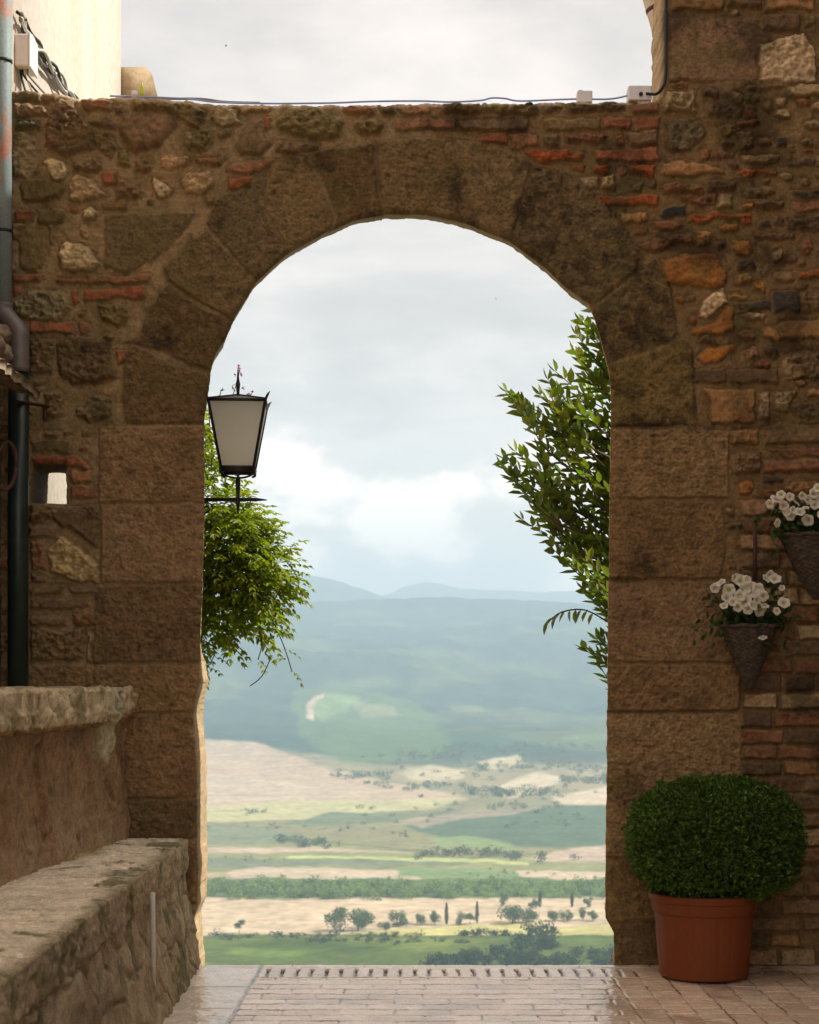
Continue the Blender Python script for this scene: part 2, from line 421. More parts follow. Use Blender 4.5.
Z(20, 500, 4.2, [
 ((100,50,190,30,325,30,325,210,260,150,180,110),'brown',SM),((40,55,95,55,90,95,40,95),'brown'),((40,110,160,110,160,155,40,160),'brown',BR),
 ((45,170,105,170,110,290,45,290),'rbrown'),((120,220,170,140,250,200,330,280,330,350,230,340,130,300),'tan',RO),((45,300,110,330,100,355,45,350),'brown'),
 ((45,370,190,360,180,395,45,400),'brown',BR),((200,380,320,360,330,385,220,395),'brown',BR),((45,415,300,410,300,455,45,460),'brown',BR),
 ((45,490,195,485,195,525,45,530),'brown',BR),((215,480,310,470,310,520,225,530),'rbrown'),((40,540,270,540,270,670,40,680),'brown',RO),((280,540,305,560,300,680,278,680),'tan')])
Z(190, 90, 3.56, [
 ((70,100,110,55,170,70,178,120,120,135),'light',RO),((150,55,295,55,290,75,180,85),'tan',BR),((0,55,60,75,40,110,0,140),'olive',RO),
 ((0,150,70,140,85,180,60,220,0,215),'olive',RO),((90,150,150,140,150,170,100,180),'grey',RO),((165,190,200,100,260,110,285,190,250,235,180,235),'brown',dict(kind='smooth',h=4)),
 ((262,100,290,100,290,145,265,140),'red',BR),((305,110,350,65,450,60,550,110,530,170,490,185,400,170,320,150),'olive',dict(kind='rough',h=5,r=8)),
 ((300,190,460,190,465,210,360,235,300,230),'brown'),((535,55,650,60,660,90,560,95),'rbrown'),((668,55,730,55,730,85,690,90),'dbrown'),
 ((580,120,640,100,700,120,680,155,600,155),'olive',RO),((15,245,100,245,110,265,30,268),'rbrown',BR),((130,280,200,255,320,250,260,295,130,300),'rbrown',BR),
 ((135,320,235,305,190,355,140,360),'bred',BR),((735,60,860,55,850,85,760,95),'rbrown',BR),((730,105,870,100,870,140,730,145),'rbrown',BR)])
Z(400, 90, 3.033, [
 ((130,40,245,42,245,75,130,75),'brown'),((250,40,420,45,420,75,250,72),'olive'),((440,55,465,42,495,55,490,75,440,75),'dbrown'),((500,40,685,40,680,65,520,72),'dbrown'),
 ((700,38,788,38,786,70,700,68),'rbrown',BR),((70,88,165,90,165,118,70,122),'rbrown',BR),((170,90,390,88,385,122,180,118),'brown',BR),((430,90,605,88,605,122,440,125),'brown',BR),
 ((610,85,705,85,700,118,610,118),'red',BR),((712,80,788,82,785,120,712,118),'red',BR),((240,128,328,128,325,165,240,165),'red',BR),((335,135,420,130,425,172,335,175),'rbrown',BR),
 ((435,140,480,135,480,170,440,172),'brown'),((505,138,630,135,600,165,510,160),'rbrown'),((655,140,685,138,680,170,660,168),'red'),((690,125,785,125,785,172,692,172),'brown',SM),
 ((375,185,480,180,565,190,550,215,460,222,400,215),'bred',RO),((590,185,785,175,785,215,590,217),'red',BR),((515,225,570,225,560,250,520,245),'red'),
 ((585,225,635,222,635,252,590,250),'bred'),((690,230,775,222,770,265,700,255),'bred'),((540,265,605,260,605,300,550,305),'grey'),((610,265,650,255,655,300,615,305),'tan',RO),
 ((700,275,740,275,730,305,700,305),'grey'),((590,322,780,315,780,350,600,352),'bred',BR),((630,375,660,370,660,390,632,390),'rbrown'),((670,375,755,370,755,400,675,408),'otan'),
 ((725,470,790,450,830,460,780,495,740,490),'rbrown')])
Z(640, 80, 4.575, [
 ((148,15,220,15,215,40,150,40),'rbrown'),((110,60,250,55,255,150,110,145),'tan',RO),((120,190,250,170,300,240,230,330,120,320),'grey',RO),((685,20,819,15,900,15,900,80,685,80),'tan',SM),
 ((95,385,200,375,300,385,385,410,380,430,230,440,95,435),'otan',SM),((90,490,160,465,290,490,290,520,100,525),'rbrown'),((310,460,440,465,440,510,310,515),'dbrown'),
 ((170,535,340,525,345,570,280,585,190,560),'rbrown'),((350,525,420,520,420,590,350,590),'tan',SM),((80,620,130,580,210,570,205,630,90,635),'black',SM),
 ((55,655,130,640,200,655,170,690,70,690),'rbrown',SM),((215,620,260,610,330,600,430,620,510,610,515,660,470,675,430,640,330,640,270,660,220,655),'bred',RO),
 ((430,430,480,410,560,412,630,420,630,440,560,430,470,445),'bred',RO),((745,325,790,318,792,335,748,342),'bred',BR),((110,720,240,700,245,745,140,745),'rbrown'),
 ((255,700,320,695,320,755,255,755),'otan'),((100,830,200,800,340,790,400,880,390,940,320,955,110,930),'orange',dict(kind='smooth',h=3.5,r=6)),
 ((720,880,819,868,900,868,900,905,730,905),'bred',BR),((460,575,520,560,515,600,470,600),'orange'),((600,790,650,770,660,820,620,835),'tan'),
 ((420,60,470,60,465,110,430,110),'tan',RO),((300,110,370,120,360,170,300,170),'dbrown',RO),((370,210,440,195,450,240,400,260),'otan',RO),((440,240,520,240,510,300,450,330),'tan',RO),
 ((500,540,660,560,650,590,530,590),'brown'),((690,560,819,555,900,560,900,600,700,600),'rbrown',BR),((680,640,819,620,900,640,900,690,690,690),'dbrown',RO)])
Z(640, 270, 4.575, [
 ((270,210,290,130,390,75,410,150,340,200,300,230),'light',RO),((230,215,260,210,258,250,230,248),'bred'),((240,270,340,240,400,160,430,170,430,280,340,300,250,300),'orange',SM),
 ((260,400,300,360,430,335,440,370,350,420,300,430),'borange',SM),((440,150,595,140,595,180,440,200),'dark'),((605,100,730,90,735,190,605,190),'dark',SM),
 ((560,270,650,235,819,225,900,230,900,315,600,325,560,300),'otan',SM),((485,360,540,350,545,400,495,415),'pink'),((650,400,720,370,819,380,900,400,900,500,680,500,645,450),'tan',dict(kind='rough',rough=1.8)),
 ((250,455,390,450,390,520,255,520),'dbrown',BR),((405,455,630,450,625,520,405,525),'dbrown',BR),((300,545,520,545,530,700,330,705),'otan',dict(kind='smooth',h=2.5,r=3)),
 ((540,560,595,560,595,680,535,690),'grey'),((610,560,720,560,680,650,610,640),'grey',RO),((760,550,819,545,900,545,900,580,770,580),'pink',BR),((690,620,819,600,900,620,900,710,720,705),'dbrown',RO),
 ((415,730,545,735,540,795,420,795),'otan'),((430,830,550,830,550,930,430,930),'brown',RO),((560,720,640,690,819,725,900,730,900,790,570,800),'brown',SM),((570,820,819,815,900,815,900,855,660,855),'rbrown',BR),
 ((730,100,819,90,900,90,900,190,745,190),'brown',RO),((430,30,500,10,520,60,440,80),'otan'),((560,870,700,870,819,865,900,880,900,930,560,930),'rbrown',SM)])
# big blocks of the house above the wall
stone([(670,18),(756,18),(756,81),(671,82)],(.245,.15,.105),kind='ash',rough=.5,h=2.5,r=3)
stone([(760,42),(803,33),(817,50),(817,82),(760,80)],'light',kind='rough',h=3.5)
for (a, b, c, d, k) in ((671,-8,724,12,'otan'),(727,-6,762,6,'brown'),(765,-8,815,10,'otan'),(762,14,800,30,'brown'),(819,10,870,60,'brown'),(819,64,870,84,'rbrown'),(671,-38,735,-12,'brown'),(738,-40,800,-12,'tan'),(803,-40,868,-12,'brown')):
    stone([(a,b),(c,b),(c,d),(a,d)],k,kind='brick',r=3)
# voussoirs
VK = dict(kind='ash', h=3.2, r=3.0, jag=.5, part=1, tl=1.3, rough=.75)
for P, c in (
 ([(124,352),(135,345),(165,360),(186,368),(206,373),(213,385),(207,425),(126,424),(122,400)],(.235,.155,.085)),
 ([(118,343),(137,336),(160,290),(168,284),(194,304),(236,324),(222,345),(213,371),(190,365),(160,350)],(.2,.14,.08)),
 ([(163,268),(206,230),(260,282),(234,322),(196,301),(168,282)],'vou'),
 ([(207,225),(214,203),(248,177),(268,166),(265,210),(292,256),(259,286)],'vou'),
 ([(270,163),(290,156),(308,153),(334,214),(330,238),(290,258),(266,210)],'vou'),
 ([(310,152),(374,143),(377,185),(383,208),(383,223),(352,226),(331,237),(336,214)],(.215,.15,.085)),
 ([(376,142),(405,138),(454,140),(460,180),(460,232),(420,224),(384,223),(379,185)],'vou'),
 ([(456,140),(505,145),(531,164),(520,205),(509,249),(461,231)],(.18,.125,.072)),
 ([(532,165),(562,174),(566,215),(544,276),(510,248)],(.16,.115,.068)),
 ([(564,174),(590,190),(615,215),(640,250),(636,271),(596,303),(566,296),(545,275)],(.17,.125,.07)),
 ([(637,274),(655,262),(672,290),(675,320),(680,335),(650,349),(606,361),(599,342),(594,318),(597,304)],(.2,.145,.075)),
 ([(605,364),(650,351),(682,338),(692,350),(696,425),(606,427),(608,390)],(.215,.155,.065))):
    stone(P, c, **VK)
# piers of squared blocks
AK = dict(kind='ash', h=3.0, r=2.2, jag=.45, part=2, tl=.7, rough=.95)
for P in ([(99,427),(210,426),(210,502),(99,503)],[(100,505),(210,504),(208,582),(101,583)],[(95,585),(208,584),(205,662),(93,663)],
          [(-30,665),(206,664),(206,712),(-30,713)],[(90,715),(206,714),(206,797),(90,798)],[(90,800),(206,799),(206,838),(90,838)],
          [(90,840),(206,840),(206,905),(90,905)],[(90,907),(206,907),(206,992),(90,992)]):
    stone(P, 'ash', **AK)
for P in ([(604,429),(700,428),(729,432),(729,498),(604,499)],[(604,501),(722,501),(727,540),(720,579),(604,579)],[(602,581),(735,581),(735,662),(602,662)],
          [(600,664),(742,664),(738,711),(600,711)],[(600,713),(742,713),(740,856),(600,857)],[(600,859),(740,858),(742,920),(600,921)],[(600,923),(742,923),(744,992),(600,992)]):
    stone(P, 'ashr', **AK)
# brick courses low on the right
y = 500.0
while y < 985:
    h = 13 + RS.rand() * 3.5; x = 738 + RS.rand() * 6 - (8 if y > 920 else 0)
    while x < 880:
        w = 28 + RS.rand() * 34
        if RS.rand() < .93:
            k = ['rbrown', 'rbrown', 'pink', 'tan', 'brown', 'brown', 'otan', 'dbrown'][RS.randint(8)]
            stone([(x, y), (x + w, y + RS.randn() * .6), (x + w, y + h + RS.randn() * .6), (x, y + h)], k, kind='brick', h=2.4, r=2.4, rough=.9, jag=.6)
        x += w + 2.6
    y += h + 2.4
# small filler stones wherever mortar is left
def free(x0, y0, x1, y1):
    i0, i1 = np.searchsorted(U1, (x0, x1)); j0, j1 = np.searchsorted(V1, (y0, y1))
    return i1 > i0 and j1 > j0 and not OCC[i0:i1, j0:j1].any()
for it in range(26000):
    big = max(0, 1 - it / 20000)
    x = RS.uniform(-40, 868); yv = RS.uniform(-58, 700)
    right = x > 500
    if not right and RS.rand() < .6: continue
    if right: w = RS.uniform(8, 16 + 46 * big); h = RS.uniform(6, 9 + 9 * big)
    else: w = RS.uniform(6, 12 + 14 * big); h = RS.uniform(5, 8 + 10 * big)
    g = 1.2 if right else 3
    if not free(x - g, yv - g, x + w + g, yv + h + g): continue
    if right and 740 < x < 800 and 108 < yv < 185 and RS.rand() < .9: continue
    n = 9; a = np.arange(n) / n * 6.283 + RS.rand()
    pr = 3.2
    rr = 1 / (np.abs(np.cos(a))**pr + np.abs(np.sin(a))**pr)**(1 / pr) * (1 + .1 * RS.randn(n))
    P = np.stack([x + w / 2 + w / 2 * rr * np.cos(a), yv + h / 2 + h / 2 * rr * np.sin(a)], 1)
    k = (['rbrown', 'brown', 'dbrown', 'otan', 'red', 'grey', 'brown', 'dark', 'orange', 'tan'] if right else ['brown', 'olive', 'grey', 'rbrown', 'brown', 'tan'])[RS.randint(10 if right else 6)]
    stone(P, k, h=2.4, r=3, rough=.9)
# lichen and soot stains, with outlines of their own
st1 = sst(.1, .75, fbm2(GU / 60, GV / 45, 3, 70) + .45 * f_fine + .25 * f_px + .45 * np.exp(-(((GU - 735) / 55)**2 + ((GV - 120) / 60)**2)) + .3 * np.exp(-(((GU - 790) / 60)**2 + ((GV - 300) / 90)**2)) - .35 * (GV > 430) - .3 * (GU < 420))
C *= (1 - .6 * st1)[..., None]
st2 = sst(.1, .45, fbm2(GU / 16, GV / 16, 4, 75) + .1) * (PART == 1) * sst(380, 560, GU + .5 * wx * 8)
C = C * (1 - .42 * st2[..., None])
lich = sst(.35, .5, fbm2(GU / 9, GV / 9, 3, 78)) * (PART == 1) * .35
C = C * (1 - lich[..., None]) + np.array((.3, .22, .12)) * lich[..., None]
mos = sst(.2, .5, fbm2(GU / 40, GV / 40, 4, 80) + .2 * (GU < 260) - .5 * (GV > 430)) * .35
C = C * (1 - mos[..., None]) + np.array((.13, .115, .045)) * mos[..., None]
H += 3.0 * f_big
C = C * np.array((.985, .94, .72))
C = np.where((PART == 1)[..., None], C * .80, C)
# crest of the wall is a pale mortar cap
topv = np.interp(GU, [-44, 12, 60, 80, 150, 215, 330, 420, 540, 655, 662], [88, 89, 93, 97, 97, 103, 105, 103, 102, 100, 97]) + 1.6 * n2(GU / 14, GU * 0, 90) + .7 * n2(GU / 4, GU * 0, 91)
cap = sst(6, 1, GV - topv) * (GU < 660) * sst(-.3, .3, n2(GU / 20, GU * 0 + 3, 92) + .1)
C = C * (1 - cap[..., None]) + np.array((.42, .33, .22)) * cap[..., None]
# openings
OPEN = [(197,1010),(194,955),(191,922),(197,906),(198,870),(197,830),(197,770),(193,716),(195,700),(199,680),(200,640),(202,583),(204,520),(204,430),(204,415),(209,385),(211,366),(216,352),
        (226,337),(233,320),(257,281),(288,253),(325,232),(356,219),(387,214),(425,214),(459,221),(509,240),(545,267),(568,288),(589,302),(595,318),(602,342),(608,363),(611,390),(611,428),(610,500),(608.5,600),
        (607.5,740),(607,800),(606,858),(606,900),(606,918),(610,925),(614,933),(615,962),(612,968),(618,1010)]
sO = poly_in(OPEN, GU + .14 * wx, GV + .14 * wy)
SLOT = [(31,463),(65,463),(65.5,503),(30,503)]
sS = poly_in(SLOT, GU + .3 * wx, GV + .3 * wy)
sT = np.where(GU < 663, topv - GV, -50.)
sE = np.where(GV < 120, 664.5 + .8 * n2(GV / 9, GV * 0, 95) - GU, -50.)
sT = np.minimum(np.where(GU < 672, topv - GV, -50), np.where(GV < 110, 664.5 + .8 * n2(GV / 9, GV * 0, 95) - GU, 50))
SD = np.maximum(np.maximum(sO, sS), sT)
gx, gy = np.gradient(SD)
gl = np.hypot(gx, gy) + 1e-6
cellc = (SD[:-1, :-1] + SD[1:, :-1] + SD[:-1, 1:] + SD[1:, 1:]) / 4
keep = cellc < 0
snap = np.abs(SD) < 1.0
PU = np.where(snap, GU - gx / gl * SD * .9, GU); PV = np.where(snap, GV - gy / gl * SD * .9, GV)
# arrises worn round at the openings
edge = np.clip((-SD) / 5.0, 0, 1); H = H - 4.0 * (1 - edge)**2 * (sT < sO + 500)
YW = 10.0 - H * PX
POS = np.stack([(PU - VX) * PX, YW, CAMZ - (PV - VY) * PX], -1)
idx = np.arange(GU.size).reshape(GU.shape)
quads = np.stack([idx[:-1, :-1], idx[1:, :-1], idx[1:, 1:], idx[:-1, 1:]], -1)
pc = PART[:-1, :-1]
FP = POS.reshape(-1, 3); FC = C.reshape(-1, 3)
def submesh(name, q, parent):
    used, inv = np.unique(q.ravel(), return_inverse=True)
    me = np_mesh(name, FP[used], inv.reshape(q.shape), FC[used])
    return link(name, me, M['stone'], parent)
arch = empty('gate_wall', (0, 10, 0), 'old rubble stone wall with a tall round arch open to the valley', 'archway wall')
hous = empty('stone_house', (2.2, 10, 0), 'taller house wall of mixed brick and rough stone right of the arch', 'house')
UM = (U1[:-1] + .5)[:, None] * np.ones(len(V1) - 1)
submesh('rubble_masonry', quads[keep & (pc == 0)], arch)
submesh('arch_ring', quads[keep & (pc == 1)], arch)
o = submesh('pier', quads[keep & (pc == 2) & (UM < 400)], arch)
o = submesh('pier', quads[keep & (pc == 2) & (UM > 400)], arch)
submesh('masonry', quads[keep & (pc == 3)], hous)
# reveals: run the boundary back through the thickness of the wall
T = .50
rm = (~keep)
E = []
kp = np.pad(keep, 1)
k0 = kp[1:-1, 1:-1]
for (di, dj, a, b) in ((-1, 0, (0, 0), (0, 1)), (1, 0, (1, 1), (1, 0)), (0, -1, (1, 0), (0, 0)), (0, 1, (0, 1), (1, 1))):
    nb = kp[1 + di:kp.shape[0] - 1 + di, 1 + dj:kp.shape[1] - 1 + dj]
    ii, jj = np.nonzero(k0 & ~nb)
    inside = (ii + di >= 0) & (ii + di < keep.shape[0]) & (jj + dj >= 0) & (jj + dj < keep.shape[1])
    ii, jj = ii[inside], jj[inside]
    E.append(np.stack([idx[ii + a[0], jj + a[1]], idx[ii + b[0], jj + b[1]]], 1))
E = np.concatenate(E)
bu, bi = np.unique(E.ravel(), return_inverse=True); bi = bi.reshape(-1, 2)
K = 9
P0 = FP[bu]; uu = GU.reshape(-1)[bu]; vv = GV.reshape(-1)[bu]
nx = -(gx / gl).reshape(-1)[bu]; nv = -(gy / gl).reshape(-1)[bu]
isO = sO.reshape(-1)[bu] > -3
spl = np.where(isO, np.where(uu > 400, np.interp(vv, [200, 300, 380, 430], [.215, .18, .14, .125]), np.interp(vv, [200, 300, 380, 430, 640, 680], [.215, .18, .14, .12, .12, .0])), 0)
rings = []; rc = []
base = FC[bu]
slt = (sS.reshape(-1)[bu] > -3)[:, None]  # slot sides take a dark colour standing in for shade
for k in range(K):
    t = k / (K - 1)
    yy = P0[:, 1] * (1 - t) + (10 + T) * t
    off = spl * (yy - P0[:, 1]) + (PX * 1.2 * (n2(uu / 15 + vv / 15, yy * 18, 97) + .35 * n2((uu - vv) / 5, yy * 30, 98)) * min(1, 3 * t) if True else 0)
    rings.append(np.stack([P0[:, 0] + nx * off, yy, P0[:, 2] - nv * off], 1))
    mixw = min(1, t * 2.5) * .8
    rc.append((base * (1 - mixw) + np.where(slt, np.array((.10, .065, .035)), np.array((.50, .36, .20))) * mixw) * (1 + .2 * n2(uu / 9 + vv / 9, yy * 20, 99))[:, None])  # reveal colour lightened with depth to look sunlit
RV = np.concatenate(rings); RC = np.concatenate(rc); nb_ = len(bu)
fs = []
for k in range(K - 1):
    fs.append(np.stack([bi[:, 0] + k * nb_, bi[:, 1] + k * nb_, bi[:, 1] + (k + 1) * nb_, bi[:, 0] + (k + 1) * nb_], 1))
link('reveal', np_mesh('reveal', RV, np.concatenate(fs), RC), M['stone'], arch)
# unseen rest of the house: upper wall, eave, wing added to block the sun
b = MB()
zt = CAMZ + (VY + 60) * PX
x0 = (665 - VX) * PX
b.box((x0, 10.03, zt - .02), (9, 10.4, 8.2)); b.box(((872 - VX) * PX, 10.02, -.3), (9, 10.4, zt))
b.box((5, 10.4, -1.5), (9, 10.75, 8.2)); b.box((3.3, 1, -.1), (9, 10.02, 8.2))  # second box is the added side wing that keeps sun off the ledges
b.build('upper_wall_and_sun_block', M['oldplaster'], hous, False)
b = MB(); b.box((x0 - .1, 9.6, 8.2), (9.2, 10.9, 8.32)); b.box((3.0, .8, 8.2), (9.2, 9.6, 8.32)); b.build('roof', M['terracotta'], hous, False)

# ------------------------------------------------------------------ left houses
pl = empty('plaster_house', (-2.36, 8, 0), 'ochre plastered house side wall at the left edge behind the downpipe', 'house')
b = MB(); b.box((-6, 3, -.1), (-2.345, 10.15, 7.0)); b.build('wall', M['oldplaster'], pl, False)
b = MB(); b.box((-6, 2.8, 7.0), (-2.1, 10.4, 7.12)); b.build('roof', M['terracotta'], pl, False)
ch = empty('cream_house', (-2.38, 12, -1), 'sunlit cream plaster house rising behind the left end of the wall', 'house')
b = MB(); b.box((-6, 10.45, -2), (-2.38, 14.5, 8.6)); b.build('wall', M['plaster'], ch, False)
M['tanwall'] = blotch('tan_plaster', (.50, .38, .23), (.36, .25, .14), scale=6)
b = MB()
V = []
for y in (14.52, 15.1):
    V += [at(112, 110, y) * (1, 1, 1), at(161, 110, y), at(152, 74, y), at(146, 67, y), at(112, 67, y)]
V = np.array(V); V[:, 1] = np.repeat((14.52, 15.1), 5)
b.add(V, [[(0, 1, 2, 3), (9, 8, 7, 6), (0, 5, 6, 1), (1, 6, 7, 2), (2, 7, 8, 3), (3, 8, 9, 4), (4, 9, 5, 0)], [(0, 3, 4), (5, 9, 8), (5, 8, 6)]])
b.build('parapet', M['tanwall'], ch, False)
b = MB(); b.box((-6.1, 10.4, 8.6), (-2.2, 14.6, 8.72)); b.build('roof', M['terracotta'], ch, False)
# junction box + cables on the cream house
jb = empty('junction_box', (-2.34, 10.6, 5.5), 'white junction box fixed to the cream house below a bundle of cables', 'junction box')
b = MB(); b.box((-2.38, 10.49, 5.47), (-2.292, 10.70, 5.665), .006); autosmooth(b.build('case', M['whitebox'], jb))
b = MB(); b.box((-2.292, 10.485, 5.46), (-2.28, 10.705, 5.675), .004); autosmooth(b.build('cover', M['whitebox'], jb))
cab = [((17, 12), (26, 34), (45, 62), (60, 82), (76, 99)), ((19, 14), (30, 36), (48, 60), (66, 86), (73, 99)), ((16, 16), (24, 30), (42, 64), (57, 80), (70, 99)), ((21, 18), (33, 42), (50, 66), (62, 90), (68, 99)), ((18, 20), (28, 44), (40, 55), (58, 88), (64, 99))]
for i, pts in enumerate(cab):
    P = []
    for px, py in pts:
        d = 2.355 * F / (VX - px); P.append(at(px, py, d))
    P = np.array(P); t = np.linspace(0, len(P) - 1, 24)
    Q = np.stack([np.interp(t, np.arange(len(P)), P[:, k]) for k in range(3)], 1)
    Q[:, 0] += .012 * np.sin(t * 5 + i) + .008 * i; Q[:, 2] += .012 * np.sin(t * 7 + 2 * i)
    b = MB(); b.tube(Q, .011, 6)
    nm = ['thick black', 'pale grey', 'dull grey', 'thin black', 'cream'][i]
    tag(b.build('cable', [M['black'], M['palecable'], M['greycable'], M['black'], M['palecable']][i]), nm + ' cable in the bundle slanting down the cream house', 'cable', 'cables on the cream house')
for i, (xa, xb) in enumerate(((20, 29), (25, 36), (22, 45), (27, 52))):
    P = np.array([at(xa, 63, 10.6), at(xa + 1, 75, 10.55), at((xa + xb) / 2, 88, 10.5), at(xb, 101, 10.5)])
    t = np.linspace(0, 3, 14); Q = np.stack([np.interp(t, np.arange(4), P[:, k]) for k in range(3)], 1)
    b = MB(); b.tube(Q, .007, 6)
    tag(b.build('cable', [M['black'], M['palecable'], M['black'], M['greycable']][i]), ['black cable dropping straight from', 'pale cable dropping from', 'black cable curving right from', 'grey cable farthest right under'][i] + ' the white junction box', 'cable', 'cables under the junction box')

# ------------------------------------------------------------------ things along the top of the wall
def smooth_path(pts, n=40):
    P = np.array(pts, float); t = np.linspace(0, len(P) - 1, n)
    i = np.clip(t.astype(int), 0, len(P) - 2); f = (t - i)[:, None]
    p0 = P[np.maximum(i - 1, 0)]; p1 = P[i]; p2 = P[i + 1]; p3 = P[np.minimum(i + 2, len(P) - 1)]
    return .5 * (2 * p1 + (p2 - p0) * f + (2 * p0 - 5 * p1 + 4 * p2 - p3) * f**2 + (3 * p1 - p0 - 3 * p2 + p3) * f**3)
b = MB(); b.tube(smooth_path([at(x, y, 10.12) for x, y in ((110, 96), (150, 97), (190, 99), (215, 102), (260, 103.5), (330, 103), (370, 101.5), (420, 101), (450, 102), (480, 100.5), (492, 98), (505, 98.5), (520, 101), (560, 99.5), (580, 99), (610, 99), (630, 95))], 90), .0055, 8)
tag(b.build('cable', M['blue']), 'long thin blue cable lying along the top of the arch wall', 'cable')
b = MB(); b.tube(smooth_path([at(x, y, 10.2) for x, y in ((118, 96.5), (160, 98.5), (200, 99), (225, 102), (260, 103))], 40), .008, 8)
tag(b.build('cable', M['greycable']), 'grey cable lying beside the blue one at the wall top left', 'cable')
b = MB(); b.tube(smooth_path([at(x, y, d) for x, y, d in ((646, 93.5, 10.03), (656, 94, 10.03), (662, 88, 9.99), (665.5, 76, 9.99), (666, 40, 9.99), (666, -30, 9.99))], 40), .009, 8)
tag(b.build('cable', M['black']), 'black cable running up the edge of the taller stone house', 'cable')
sb = empty('cable_box', at(639, 99, 10.1), 'larger white cable box on the wall top beside the taller house', 'junction box')
b = MB(); b.box(at(628.5, 100, 10.05), at(649.5, 91, 10.15) , .006); autosmooth(b.build('case', M['whitebox'], sb))
b = MB(); b.tube([at(641, 93.8, 10.06), at(641, 93.8, 10.03)], .012, 10); b.build('plug', M['black'], sb)
sb = empty('small_box', at(584, 99, 10.1), 'smaller white box with blue clip on the wall top', 'junction box')
b = MB(); b.box(at(577.5, 102, 10.05), at(591, 95, 10.13), .004); autosmooth(b.build('case', M['whitebox'], sb))
b = MB(); b.box(at(578.5, 95, 10.06), at(582, 92, 10.1), .003); b.box(at(584, 94.9, 10.06), at(590, 93, 10.1), .003); autosmooth(b.build('clip', M['blue'], sb))
bt = at(141.8, 95.5, 10.14)
b = MB(); b.lathe([(0, 0), (.013, .0), (.014, .01), (.014, .04), (.008, .06), (.0055, .066), (.0055, .078), (0, .079)], bt, 14)
tag(b.build('bottle', M['yellow']), 'tiny yellow green bottle standing on the wall top at left', 'bottle')
b = MB(); b.lathe([(0, 0), (.018, 0), (.021, .036), (.019, .036), (.016, .006), (0, .006)], at(134.5, 97.5, 10.12), 16)
tag(b.build('cup', M['whitebox']), 'small white cup beside the yellow green bottle on wall', 'cup')
# clay pipe at the eave of the taller house
cp = empty('clay_downpipe', at(655, 20, 10.3), 'cream jointed clay downpipe at the top right beside the house corner', 'downpipe')
pp = np.array([at(669, 60, 10.5), at(664, 30, 10.5), at(657, 5, 10.5), at(648, -25, 10.5), at(636, -60, 10.5)])
pp = smooth_path(pp, 30)
b = MB(); b.tube(pp, .075, 20); b.build('pipe', M['claypipe'], cp)
for k in (6, 13, 20):
    b = MB(); b.tube(pp[k:k + 2] + 0, .0775, 20); b.build('collar', M['rust'], cp)

# ------------------------------------------------------------------ left corner: downpipe, canopy, bracket, ring
dp = empty('downpipe', at(18, 684, 9.86), 'old downpipe, rusty grey green above and dark green below, in the left corner', 'downpipe')
b = MB(); b.tube([at(3, -40, 9.86), at(3, 150, 9.86), at(3.5, 306, 9.86)], .05, 20); b.build('upper_pipe', M['zincpipe'], dp)
b = MB(); b.tube(smooth_path([at(3.5, 303, 9.86), at(4.5, 314, 9.86), at(18, 331, 9.83), at(19.5, 342, 9.82), at(19.5, 372, 9.82)], 20), .056, 20); b.build('elbow', M['metalpipe'], dp)
b = MB(); b.tube([at(19, 362, 9.84), at(18, 520, 9.84), at(18, 688, 9.84)], .06, 20); b.build('lower_pipe', M['greenpipe'], dp)
for y in (230, 60):
    b = MB(); b.tube([at(3, y, 9.86), at(3, y + 3, 9.86)], .055, 20); b.build('clamp', M['iron'], dp)
cn = empty('stone_canopy', (-2.2, 9.3, 3.4), 'small sloping stone canopy with loose stones above the pipe at left', 'canopy')
b = MB()
nx_, ny_ = 10, 40
g = np.zeros((2, nx_, ny_, 3))
for i in range(nx_):
    for j in range(ny_):
        s = i / (nx_ - 1); t = j / (ny_ - 1)
        x = -2.4 + .35 * s; yv = 8.6 + 1.12 * t
        if s == 1: x += .02 * n2(t * 9, 3.3, 5) + .01 * n2(t * 30, 1.3, 6)
        z = 3.47 - .14 * s + .012 * n2(s * 5, t * 15, 7)
        g[0, i, j] = (x, yv, z); g[1, i, j] = (x - .01 * s, yv, z - .05 - .02 * (1 - s) + .01 * n2(t * 12, s * 4, 8))
n_ = nx_ * ny_; ii = np.arange(n_).reshape(nx_, ny_)
q = [grid_faces(nx_, ny_), grid_faces(nx_, ny_)[:, ::-1] + n_]
sd = []
for j in range(ny_ - 1): sd.append((ii[-1, j], ii[-1, j + 1], ii[-1, j + 1] + n_, ii[-1, j] + n_))
for i in range(nx_ - 1):
    sd.append((ii[i, 0], ii[i + 1, 0], ii[i + 1, 0] + n_, ii[i, 0] + n_)); sd.append((ii[i, -1], ii[i, -1] + n_, ii[i + 1, -1] + n_, ii[i + 1, -1]))
b.add(g.reshape(-1, 3), [np.concatenate(q), np.array(sd)])
M['slabstone'] = blotch('slab_stone', (.27, .21, .14), (.16, .12, .075), scale=9)
b.build('slab', M['slabstone'], cn, False)
def blob(cen, rad, seed, n=18, amp=.25):
    a = np.linspace(0, math.pi, n); c = np.linspace(0, 2 * math.pi, 2 * n)
    A, Cc = np.meshgrid(a, c, indexing='ij')
    D = np.stack([np.sin(A) * np.cos(Cc), np.sin(A) * np.sin(Cc), np.cos(A)], -1)
    r = 1 + amp * fbm3(D * 1.3 + seed, 3, 60)
    return np.asarray(cen) + D * r[..., None] * np.asarray(rad), grid_faces(n, 2 * n)
for (px, py, d, r, s) in ((1, 333, 9.55, .06, 1), (2, 353, 9.5, .06, 2), (-8, 345, 9.4, .07, 3)):
    b = MB(); v, f = blob(at(px, py, d), (r, r, r * .85), s); b.add(v, [f]); b.build('loose_stone', M['slabstone'], cn)
